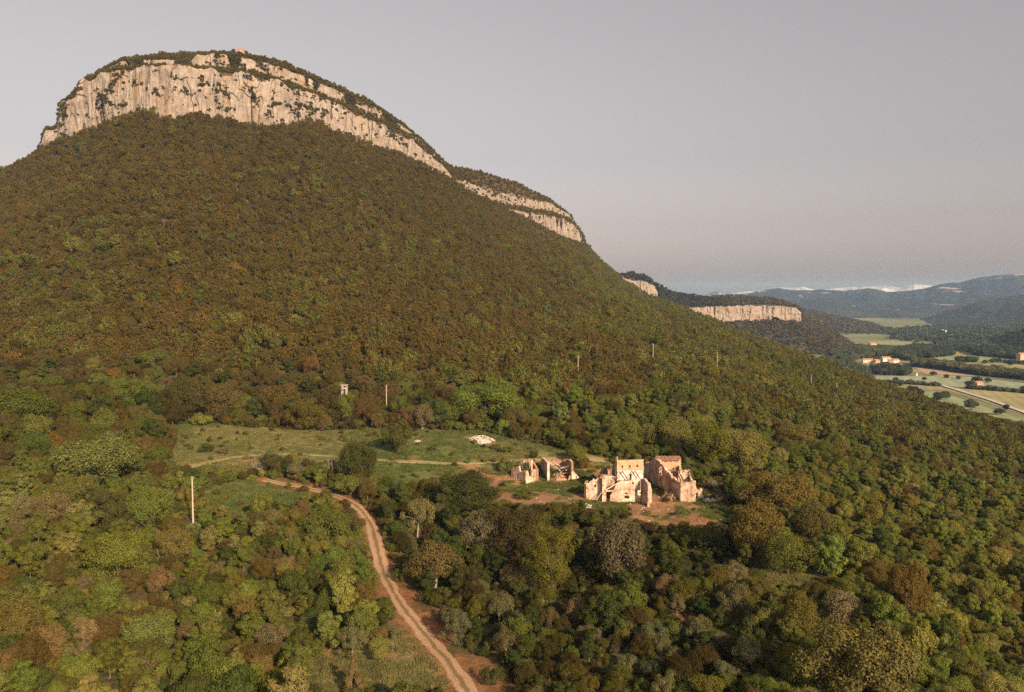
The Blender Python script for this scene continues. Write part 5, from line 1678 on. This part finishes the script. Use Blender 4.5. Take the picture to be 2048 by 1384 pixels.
single = {id(p) for p in tr[:300 - n_hand_tree]} | {id(p) for p in sh[:285]} | {id(p) for p in PLANTS if p['lab']}

# labels for the many: colour and kind, and which one it is beside a landmark one can find
LAND = [('the tallest concrete pole', hit(386, 1048)), ('the meadow pole', hit(773, 838)), ('the white rubble heap', hit(961, 882)), ('the small roofless hut', (7.0, 224, 0)), ('the beam-filled barn', (13, 229, 0)),
        ('the whitewashed ruin', (28, 204, 0)), ('the gabled ruin', (43, 208, 0)), ('the timber stack', hit(1107, 882)), ('the tall pine', hit(1105, 1200)), ('the big grey-green tree', hit(1238, 1168)),
        ('the huge brown holm oak', hit(1725, 1384)), ('the largest holm oak by the yard', hit(1512, 1120)), ('the broad pale green oak', hit(195, 970)), ('the big green oak on the left', hit(238, 1162)),
        ('the large green tree by the track', hit(648, 1092)), ('the conical juniper', hit(706, 1384)), ('the lone meadow tree', hit(797, 908)), ('the wide vivid oak', hit(972, 846)),
        ('the bright yellow-green bush', hit(403, 852)), ('the bottom left corner', hit(15, 1380)), ('the bottom right corner', hit(2030, 1380)), ('the track at the bottom edge', hit(935, 1380)),
        ('the narrow track section', hit(755, 1110)), ('the track head', hit(545, 962)), ('the green glade', hit(1570, 1140)), ('the right edge at mid height', hit(2040, 1000)), ('the left edge at mid height', hit(8, 900)),
        ('the slim brown holm oak', hit(1592, 1290)), ('the tan holm oak', hit(95, 1326)), ('the pale green feathery tree', hit(300, 1310)), ('the broad grey-green olive', hit(868, 1180)), ('the tall brown holm oak', hit(1812, 1240)),
        ('the yellow-green tree far right', hit(1590, 905)), ('the right end of the yard', hit(1440, 1050))]
LXY = np.array([l_[1][:2] for l_ in LAND], float)
ORD = ['nearest', 'second nearest', 'third nearest', 'fourth nearest', 'fifth nearest', 'sixth nearest', 'seventh nearest', 'eighth nearest', 'ninth nearest', 'tenth nearest', 'eleventh nearest', 'twelfth nearest']
buckets = {}
for p in PLANTS:
    if id(p) not in single or p['lab']:
        continue
    dl = np.hypot(LXY[:, 0] - p['x'], (LXY[:, 1] - p['y']))
    i = int(np.argmin(dl))
    dx, dy = p['x'] - LXY[i, 0], p['y'] - LXY[i, 1]
    if abs(dx) > abs(dy):
        side = 'left of' if dx < 0 else 'right of'
    else:
        side = 'behind' if dy > 0 else 'in front of'
    lm = LAND[i][0]
    if 'corner' in lm or 'edge' in lm or 'head' in lm or 'section' in lm or 'end of' in lm or 'glade' in lm:
        side = 'to'
    p['bk'] = (CWORD[p['c']] + ' ' + SWORD[p['sp']], side, lm)
    buckets.setdefault(p['bk'], []).append((float(dl[i]), p))
for bk, lst in buckets.items():
    lst.sort(key=lambda t: t[0])
    for k, (_, p) in enumerate(lst):
        o_ = ORD[k] if k < len(ORD) else '%dth nearest' % (k + 1)
        if bk[1] == 'to':
            p['lab'] = '%s, %s to %s' % (bk[0], o_, bk[2])
        elif len(lst) == 1:
            p['lab'] = '%s %s %s' % (bk[0], bk[1], bk[2])
        else:
            p['lab'] = '%s, %s %s %s' % (bk[0], o_, bk[1], bk[2])

def plant_object(p, k):
    sp = p['sp']
    H0, R0, protos = SPEC[sp]
    cm, tm = protos[k % len(protos)]
    grp = 'shrubs in the thicket' if sp == 'shrub' else 'trees on the near slope'
    t = thing(SNAME[sp], (p['x'], p['y'], p['z']), p['lab'], 'shrub' if sp == 'shrub' else 'tree', grp, pyr.uniform(0, 6.283))
    t.scale = (p['r'] / R0, p['r'] / R0, p['h'] / H0)
    c = link('foliage' if sp == 'shrub' else 'crown', cm, t)
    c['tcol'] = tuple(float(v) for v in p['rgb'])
    link('stem' if sp == 'shrub' else 'trunk', tm, t)
k = 0
rest = []
for p in PLANTS:
    if id(p) in single:
        plant_object(p, k)
        k += 1
    else:
        rest.append(p)
key_idx = {}
for j, (key, i) in enumerate(NEAR_KEYS):
    key_idx.setdefault(key, []).append(j)
pid, scl, tc, P = [], [], [], []
for p in rest:
    key = p['sp'] if p['sp'] in key_idx else ('holm' if p['sp'] == 'oak' else 'scrubtree')
    H0, R0, _ = SPEC[key]
    pid.append(pyr.choice(key_idx[key]))
    scl.append((p['r'] / R0, p['r'] / R0, p['h'] / H0))
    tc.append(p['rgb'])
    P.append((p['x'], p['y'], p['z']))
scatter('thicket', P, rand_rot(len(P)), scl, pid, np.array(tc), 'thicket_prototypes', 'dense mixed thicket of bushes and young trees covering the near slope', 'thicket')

# bare trees
for (px, py, hpx, lab) in [(515, 950, 42, 'bare pale tree at the head of the track'), (662, 955, 52, 'bare twin-stemmed tree beside the upper track'), (466, 1118, 46, 'dead pale tree in the thicket right of the tallest pole'),
                           (1427, 982, 30, 'small bare tree right of the gabled ruin'), (322, 1120, 34, 'dead grey bush left of the pale green domed tree'), (12, 1060, 50, 'bare reddish tree at the left edge')]:
    p = hit(px, py)
    h_ = hpx * p[1] / F
    t = thing('bare_tree', tuple(p), lab, 'tree', 'bare trees', pyr.uniform(0, 6))
    t.scale = (h_ / 5.5,) * 3
    link('branches', BARE[px % 2], t)

# wood on the mountain: one mass
sp_ = 4.4
gx_, gy_ = np.meshgrid(np.arange(-760, 1000, sp_), np.arange(215, 1520, sp_))
gx_ = (gx_ + rng.uniform(-.5, .5, gx_.shape) * sp_).ravel()
gy_ = (gy_ + rng.uniform(-.5, .5, gy_.shape) * sp_).ravel()
q = 1024 + gx_ / gy_ * F
m = (q > -330) & (q < 2420)
gx_, gy_, q = gx_[m], gy_[m], q[m]
RR = rows_at(q)
crest = RR[5][0]
inband1 = (gy_ > RR[1][0] - 3) & (gy_ < RR[2][0] - 1) & (RR[2][1] - RR[1][1] > 4)
inband2 = (gy_ > RR[3][0] - 3) & (gy_ < RR[4][0] - 1) & (RR[4][1] - RR[3][1] > 4) & (rng.uniform(0, 1, len(q)) < 0.75)
op = np.zeros(len(q), bool)
mm = gy_ < 420
for Pq in OPEN:
    op[mm] |= in_poly(Pq, gx_[mm], gy_[mm])
m = (np.hypot(gx_ - cp[0], gy_ - cp[1] + 3) > 10) & (gy_ > NEAR_Y - 3) & (gy_ < crest + 60) & ~inband1 & ~inband2 & ~op
gx_, gy_, q = gx_[m], gy_[m], q[m]
gz_ = z_at(q, gy_)
px, py, d = project(gx_, gy_, gz_)
ok = np.ones(len(q), bool)
for (pt_, _) in POLES:
    ppx = project(pt_.location.x, pt_.location.y, pt_.location.z)[0]
    ok &= ~((np.abs(px - ppx) < 9) & (gy_ < pt_.location.y + 1) & (gy_ > pt_.location.y - 14))
gx_, gy_, gz_, q, px, py = gx_[ok], gy_[ok], gz_[ok], q[ok], px[ok], py[ok]
n = len(q)
RR = rows_at(q)
above = gy_ > RR[1][0] - 2
hgt = np.clip((gy_ - 330) / (RR[1][0] - 330), 0, 1)
# how green each place is: mostly brown holm oak high up, green low on the right spur
gn = fbm(gx_ / 55, gy_ / 80, 4, 61)
right = sstep(1000, 1300, q)
pg = np.clip(0.03 + 0.75 * right * (0.65 + 0.8 * gn) + 0.30 * (1 - hgt) ** 2 * (gn + 0.3) + 0.16 * sstep(0.30, 0.6, gn), 0.01, 0.85)
rr = rng.uniform(0, 1, n)
isg = rr < pg
tcol = np.array([0.108, 0.085, 0.034]) * np.ones((n, 1))
tcol[rng.uniform(0, 1, n) < 0.35] = (0.108, 0.092, 0.034)
tcol[rng.uniform(0, 1, n) < 0.16] = (0.076, 0.064, 0.026)
gcols = np.array([(0.104, 0.116, 0.040), (0.116, 0.120, 0.042), (0.092, 0.110, 0.036), (0.126, 0.126, 0.046)])
tcol[isg] = gcols[rng.integers(0, 4, isg.sum())]
orange = (rng.uniform(0, 1, n) < 0.03 * sstep(500, 620, py) * (px < 520) + 0.003) & ~isg
tcol[orange] = (0.160, 0.108, 0.036)
warmn = fbm(gx_ / 90, gy_ / 120, 3, 67)
tcol = tcol * np.exp(rng.normal(size=(n, 1)) * 0.10) * (1 + 0.16 * warmn[:, None] * np.array([1.0, 0.7, 0.5]))
sc_ = rng.uniform(0.64, 1.08, n) * np.where(isg & (rng.uniform(0, 1, n) < 0.3), 1.25, 1.0)
sc_ = sc_ * np.where(above, 0.58, 1.0) * (1 - 0.15 * hgt)
pid = np.where(isg, rng.integers(4, 6, n), rng.integers(0, 4, n))
small = rng.uniform(0, 1, n) < 0.12
pid = np.where(small | (above & (rng.uniform(0, 1, n) < 0.7)), rng.integers(6, 8, n), pid)
sc_ = np.where(pid >= 6, sc_ * np.where(above, 2.5, 1.3), sc_)
scl = np.stack([sc_ * rng.uniform(.9, 1.1, n), sc_ * rng.uniform(.9, 1.1, n), sc_ * rng.uniform(0.85, 1.5, n)], 1)
scatter('mountain_wood', np.stack([gx_, gy_, gz_ - 0.2], 1), rand_rot(n), scl, pid, np.clip(tcol * np.array([1.03, 0.94, 0.62]), 0.01, 0.3), 'wood_prototypes', 'dense brown and green wood covering the mountainside', 'wood')

# scrub growing in the clefts of the cliffs
cp_ = []
for ci, (CV, Ch, Ch0, CF) in enumerate(CLIFFS):
    nr_, ncol_ = CV.shape[:2]
    N_ = (26000, 9000, 3000, 3000)[ci]
    i = rng.integers(2, nr_ - 1, N_)
    j = rng.integers(0, ncol_, N_)
    pts = CV[i, j]
    qq = 1024 + pts[:, 0] / pts[:, 1] * F
    f_ = fbm(pts[:, 0] / 15.0 + pts[:, 2] / 50, pts[:, 2] / 11.0, 4, 71 + ci)
    thr = 0.44 - 0.24 * sstep(480, 740, qq) - (0.12 if ci else 0)
    msk = (f_ > thr) & (Ch[j] > 3) & (rng.uniform(0, 1, N_) < 0.32)
    cp_.append(pts[msk])
    gp = (Ch[j] < 0.7 * Ch0[j]) & (Ch0[j] > 3) & (rng.uniform(0, 1, N_) < 0.55)
    cp_.append(CF[i, j][gp] + np.array([0, 2.5, 0]))
    few = (rng.uniform(0, 1, N_) < 0.010) & (Ch[j] > 3)
    cp_.append(pts[few])
CV0 = CLIFFS[0][0]
cpx, cpy, _ = project(CV0[..., 0], CV0[..., 1], CV0[..., 2])
for line in ([(248, 147), (232, 160), (220, 178), (212, 186)], [(196, 188), (208, 197), (222, 208), (240, 214), (256, 206)], [(272, 158), (266, 172)], [(310, 176), (318, 192)], [(404, 152), (408, 172)], [(428, 172), (436, 206)], [(500, 178), (508, 192), (518, 210)],
             [(536, 212), (560, 208)], [(572, 206), (588, 222), (600, 232)], [(556, 166), (590, 184), (630, 196)], [(628, 196), (664, 206), (700, 222)], [(640, 235), (652, 222)], [(340, 148), (352, 158)]):
    L_ = np.array(line, float)
    for k_ in range(len(L_) - 1):
        for tt_ in np.linspace(0, 1, 9):
            for _ in range(2):
                p_ = L_[k_] + (L_[k_ + 1] - L_[k_]) * tt_ + rng.normal(size=2) * 2.2
                w_ = np.argmin((cpx - p_[0]) ** 2 + (cpy - p_[1]) ** 2)
                cp_.append(CV0.reshape(-1, 3)[w_:w_ + 1])
pts = np.concatenate(cp_)
n = len(pts)
sc_ = 0.22 + 0.85 * rng.uniform(0, 1, n) ** 2.2
scatter('cliff_scrub', pts + np.array([0, -0.2, -0.8]), rand_rot(n, 0.2), np.stack([sc_, sc_, sc_], 1), rng.integers(6, 8, n), np.array([0.085, 0.074, 0.032]) * np.exp(rng.normal(size=(n, 1)) * 0.2), 'wood_prototypes',
        'dark scrub clinging to clefts and ledges of the cliff', 'scrub')

# grass of the clearings
gX, gY = [], []
for Pq, dens in ((MEADOW, 1.5), (YARD, 1.6), (GLADE, 2.0), (PATCH, 2.2), (SCRUB, 2.2)):
    x0, y0 = Pq.min(0); x1, y1 = Pq.max(0)
    nn = int((x1 - x0) * (y1 - y0) * dens)
    x_, y_ = rng.uniform(x0, x1, nn), rng.uniform(y0, y1, nn)
    kk = in_poly(Pq, x_, y_)
    gX.append(x_[kk]); gY.append(y_[kk])
gX, gY = np.concatenate(gX), np.concatenate(gY)
dt = np.minimum(dist_curve(TRACK, gX, gY), np.minimum(dist_curve(YPATH, gX, gY), dist_curve(PATH, gX, gY) + 0.9))
kk = (dt > 2.0) & ((fbm(gX / 9.0, gY / 9.0, 4, 5) + 0.7 * fbm(gX / 3.0, gY / 3.0, 3, 15) < 0.12) | ~in_poly(YARD, gX, gY)) & (vnoise(gX / 5, gY / 5, 44) > 0.25)
gX, gY = gX[kk], gY[kk]
n = len(gX)
gn = sstep(-0.35, 0.45, fbm(gX / 30.0, gY / 30.0, 3, 25) + 0.4 * fbm(gX / 3.0, gY / 3.0, 3, 15))[:, None]
tcg = np.array([0.100, 0.122, 0.036]) * (1 - gn) + np.array([0.175, 0.158, 0.062]) * gn
tcg = np.where(in_poly(YARD, gX, gY)[:, None], np.array([0.110, 0.125, 0.036]), tcg) * np.exp(rng.normal(size=(n, 1)) * 0.2)
s_ = rng.uniform(0.5, 1.4, n)
scatter('grass', np.stack([gX, gY, z_xy(gX, gY)], 1), rand_rot(n), np.stack([s_, s_, s_ * rng.uniform(.6, 1.2, n)], 1), rng.integers(0, 4, n), tcg, 'grass_prototypes', 'rough tufted grass of the clearing and its glades', 'grass')

# woods on the far hills
def hill_wood(label, N, s0, s1, lab, skip=None, colr=(0.098, 0.080, 0.044)):
    cq_, Y0_, Y1_, V_ = HILLS[label]
    a = np.sqrt(rng.uniform(0.0, 1, N)) * 44.99
    b = rng.uniform(0, V_.shape[1] - 1.01, N)
    i, j = a.astype(int), b.astype(int)
    fa, fb = (a - i)[:, None], (b - j)[:, None]
    pt_ = (V_[i, j] * (1 - fa) + V_[i + 1, j] * fa) * (1 - fb) + (V_[i, j + 1] * (1 - fa) + V_[i + 1, j + 1] * fa) * fb
    if skip:
        px_, py_, _ = project(pt_[:, 0], pt_[:, 1], pt_[:, 2])
        tpx = np.array(skip[0]); bpx = np.array(skip[1])
        ins = (px_ > tpx[0, 0]) & (px_ < tpx[-1, 0]) & (py_ > np.interp(px_, tpx[:, 0], tpx[:, 1]) - 1) & (py_ < np.interp(px_, bpx[:, 0], bpx[:, 1]) + 1)
        pt_ = pt_[~ins]
    n = len(pt_)
    s_ = rng.uniform(s0, s1, n)
    tc_ = np.array(colr) * np.exp(rng.normal(size=(n, 1)) * 0.28)
    scatter('distant_wood', pt_, rand_rot(n), np.stack([s_, s_, s_], 1), rng.integers(0, 3, n), tc_, 'distant_prototypes', lab, 'wood')
hill_wood('dark flat-topped hill with a pale cliff band', 9000, 0.7, 1.3, 'dark wood covering the flat-topped hill', ([(1340, 620), (1365, 615), (1440, 612), (1520, 610), (1565, 612), (1592, 616), (1603, 624)], [(1340, 626), (1380, 640), (1440, 641), (1500, 638), (1535, 636), (1550, 628), (1575, 633), (1603, 638)]))
hill_wood('dark wooded knoll rising just behind the near ridge', 5000, 0.8, 1.6, 'dark wood on the knoll behind the ridge', ([(1244, 552), (1262, 562), (1290, 563), (1308, 572), (1316, 586)], [(1244, 556), (1262, 568), (1285, 581), (1305, 592), (1316, 592)]), (0.052, 0.050, 0.026))
hill_wood('low wooded hill behind the flat-topped hill', 5000, 1.0, 1.7, 'dark wood on the low hill behind the flat-topped one')
hill_wood('dark wooded slope at the right edge of the valley', 3500, 1.0, 1.7, 'dark wood on the right-hand valley slope', None, (0.050, 0.048, 0.032))

# valley woods, hedges, single trees, houses, road
def valley_wood(name, pts, N, s0, s1, colr, lab, coll='wood_prototypes', npro=6):
    Pq = np.array([on_valley(*p)[:2] for p in pts])
    x0, y0 = Pq.min(0); x1, y1 = Pq.max(0)
    x_, y_ = rng.uniform(x0, x1, N * 12), rng.uniform(y0, y1, N * 12)
    kk = in_poly(Pq, x_, y_)
    x_, y_ = x_[kk][:N], y_[kk][:N]
    n = len(x_)
    s_ = rng.uniform(s0, s1, n)
    tc_ = np.array(colr) * 1.45 * np.exp(rng.normal(size=(n, 1)) * 0.25)
    scatter(name, np.stack([x_, y_, np.full(n, VZ)], 1), rand_rot(n), np.stack([s_, s_, s_ * 1.15], 1), rng.integers(0, npro, n), tc_, coll, lab, 'wood' if name == 'valley_wood' else 'hedge')
GRN, DKG = (0.075, 0.080, 0.040), (0.045, 0.052, 0.028)
valley_wood('valley_wood', [(1825, 727), (1870, 730), (1960, 744), (2060, 754), (2200, 768), (2200, 774), (2060, 761), (1960, 751), (1880, 739), (1825, 733)], 1100, 1.0, 1.7, (0.085, 0.083, 0.042), 'long tree belt crossing the valley fields')
valley_wood('valley_wood', [(1785, 706), (1830, 697), (1900, 699), (1905, 712), (1860, 717), (1800, 716)], 1300, 1.1, 1.9, DKG, 'dark wood behind the village')
valley_wood('valley_wood', [(1945, 704), (2060, 702), (2200, 704), (2200, 722), (2060, 720), (2005, 717), (1945, 711)], 1300, 1.1, 1.9, DKG, 'dark wood left of the right-edge house')
valley_wood('valley_wood', [(1870, 690), (1990, 688), (2060, 696), (1950, 701), (1880, 699)], 1300, 1.2, 2.0, (0.050, 0.058, 0.034), 'far dark wood in the middle of the valley', 'distant_prototypes', 3)
valley_wood('valley_wood', [(1660, 706), (1720, 697), (1790, 699), (1830, 716), (1822, 724), (1790, 715), (1730, 715), (1700, 726), (1670, 722)], 900, 0.9, 1.6, (0.065, 0.075, 0.035), 'trees wrapped around the village houses')
valley_wood('valley_wood', [(1738, 741), (1775, 738), (1822, 746), (1812, 752), (1750, 750)], 260, 1.0, 1.7, DKG, 'dark clump of trees below the vineyard')
valley_wood('valley_wood', [(1640, 722), (1700, 728), (1738, 745), (1745, 768), (1700, 775), (1640, 745)], 700, 0.9, 1.5, (0.060, 0.068, 0.034), 'wood at the foot of the right spur')
valley_wood('valley_wood', [(1760, 662), (1880, 654), (2060, 656), (2200, 664), (2200, 690), (2060, 688), (1900, 688), (1790, 682)], 1700, 1.2, 2.4, (0.050, 0.058, 0.034), 'scattered far trees across the end of the valley', 'distant_prototypes', 3)
valley_wood('hedge', [(1745, 764.5), (1815, 767), (1880, 772), (1880, 774), (1815, 769), (1745, 766.5)], 120, 0.35, 0.8, GRN, 'low hedge along the near edge of the grey-green field')
valley_wood('hedge', [(1930, 776.5), (1985, 780.5), (2060, 786.5), (2060, 788), (1985, 782), (1930, 778)], 110, 0.4, 0.9, GRN, 'hedge between the grey-green and tan fields')
valley_wood('hedge', [(1985, 722), (2060, 729), (2060, 731), (1985, 724)], 40, 0.6, 1.0, DKG, 'short hedge in the far tan field')
valley_wood('hedge', [(1912, 722), (1952, 723), (1952, 725), (1912, 724)], 60, 0.8, 1.4, DKG, 'dark hedge below the pale far field')
VT = [(1791, 763, 9, 'single bush at the left of the grey-green field'), (1816, 767, 11, 'bush on the hedge line near the left end'), (1848, 762, 9, 'bush in the middle of the grey-green field'), (1866, 752, 13, 'round tree beside the white post in the field'),
      (1893, 756, 12, 'pair-like bush left of the lone field house'), (1917, 759, 11, 'bush directly left of the lone field house'), (1954, 767, 22, 'tall tree beside the lone field house'), (1976, 766, 12, 'tree right of the lone field house'),
      (1940, 777, 20, 'wide bush in front of the lone field house'), (1826, 789, 22, 'dark tree at the near edge of the green field'), (1838, 794, 20, 'second dark tree at the near edge of the green field'), (1800, 772, 12, 'bush at the end of the pink soil patch'),
      (1878, 803, 26, 'tall tree rising over the spur edge in the green field'), (1890, 800, 22, 'brownish tree right of the tall spur-edge tree'), (1947, 816, 20, 'tree on the near side of the road middle'), (1940, 820, 24, 'dark tree by the road middle'), (2012, 820, 14, 'tree on the roadside near the right edge'),
      (1998, 830, 22, 'dark tree below the road near the right edge'), (1998, 782, 12, 'bush on the hedge near the right'), (2046, 783, 14, 'tree at the right edge on the hedge line'), (1970, 728, 12, 'small tree in the far tan field'), (1984, 727, 10, 'next small tree in the far tan field'), (2020, 731, 14, 'tree near the right-edge house')]
for (px, py, w, lab) in VT:
    p = on_valley(px, py)
    r_ = w * p[1] / F / 2
    key = pyr.choice(['holm', 'scrubtree'])
    H0, R0, protos = SPEC[key]
    t = thing('field_tree', tuple(float(v) for v in p), lab, 'tree', 'single trees in the valley fields', pyr.uniform(0, 6))
    t.scale = (r_ / R0, r_ / R0, r_ / R0 * pyr.uniform(0.7, 1.0))
    cm, tm = pyr.choice(protos)
    c = link('crown', cm, t)
    c['tcol'] = tuple(float(v) for v in np.array(pyr.choice([GRN, DKG, (0.085, 0.065, 0.035)])) * pyr.uniform(0.8, 1.2))
    link('trunk', tm, t)
M['render_pink'] = simple_noise_mat('pink_render', [(0.3, (0.48, 0.29, 0.20)), (0.7, (0.58, 0.38, 0.27))], 0.4)
M['render_cream'] = simple_noise_mat('cream_render', [(0.3, (0.66, 0.56, 0.45)), (0.7, (0.75, 0.66, 0.55))], 0.4)
for (px, py, w, d_, h, rz, wl_, lab) in [
        (1706, 731, 11, 8, 4, 0.3, 'render_cream', 'cream house set apart left of the vineyard'), (1712, 716, 8, 6, 3.5, 0.2, 'render_cream', 'small pale house left above the vineyard'), (1735, 725, 15, 8, 4.5, -0.2, 'render_cream', 'leftmost long house above the vineyard'),
        (1752, 726, 10, 7, 4, 0.5, 'render_pink', 'pink house in the middle of the village'), (1771, 723, 14, 9, 6, 0.1, 'render_cream', 'tallest cream house of the village'), (1781, 725, 9, 7, 4, -0.4, 'render_pink', 'small pink house right of the tallest village house'),
        (1790, 725, 11, 8, 4, 0.2, 'render_cream', 'rightmost cream house of the village'), (1745, 692, 14, 9, 5, 0.1, 'render_pink', 'lone house at the foot of the far hill'), (1956, 771, 9, 6, 3.5, 0.3, 'render_pink', 'orange little house alone in the field'),
        (2044, 719, 16, 10, 9, 0.2, 'render_pink', 'tall pink house at the right edge'), (1888, 666, 18, 10, 9, 0.2, 'render_cream', 'white far house in the middle of the valley end'), (1896, 669, 30, 10, 4, 0.0, 'render_cream', 'long low pale building right of the white far house'),
        (1607, 716, 10, 7, 4, 0.1, 'render_cream', 'white cottage at the foot of the flat-topped hill')]:
    house('house', on_valley(px, py), w, d_, h, rz, lab, 'house', wl_)
pp = on_valley(1833, 752)
t = thing('field_post', tuple(float(v) for v in pp), 'thin white post at the edge of the pale field', 'post')
link('shaft', box((0, 0, -0.5), 1.6, 1.6, 4.5, 'whitewash', 'shaft'), t)
link('cap', box((0, 0, 4.0), 2.0, 2.0, 0.4, 'tiles', 'cap'), t)

# ------------------------------------------------------------------ air
hz, n, l = new_mat('haze')
o_ = n.new('ShaderNodeOutputMaterial')
pv = n.new('ShaderNodeVolumePrincipled')
pv.inputs['Color'].default_value = (0.36, 0.60, 1.0, 1)
pv.inputs['Density'].default_value = 0.000055
pv.inputs['Anisotropy'].default_value = 0.0
pv.inputs['Absorption Color'].default_value = (1, 1, 1, 1)
l.new(pv.outputs['Volume'], o_.inputs['Volume'])
X0, X1, Y0, Y1, Z0, Z1 = -16500, 16500, -3500, 16500, -62, 375
V = [(X0, Y0, Z0), (X1, Y0, Z0), (X1, Y1, Z0), (X0, Y1, Z0), (X0, Y0, Z1), (X1, Y0, Z1), (X1, Y1, Z1), (X0, Y1, Z1)]
me = mesh_np('haze', V, [(0, 3, 2, 1), (4, 5, 6, 7), (0, 1, 5, 4), (1, 2, 6, 5), (2, 3, 7, 6), (3, 0, 4, 7)], hz)
link('haze', me, kind='stuff', label='thin morning haze filling the valley air', category='haze')
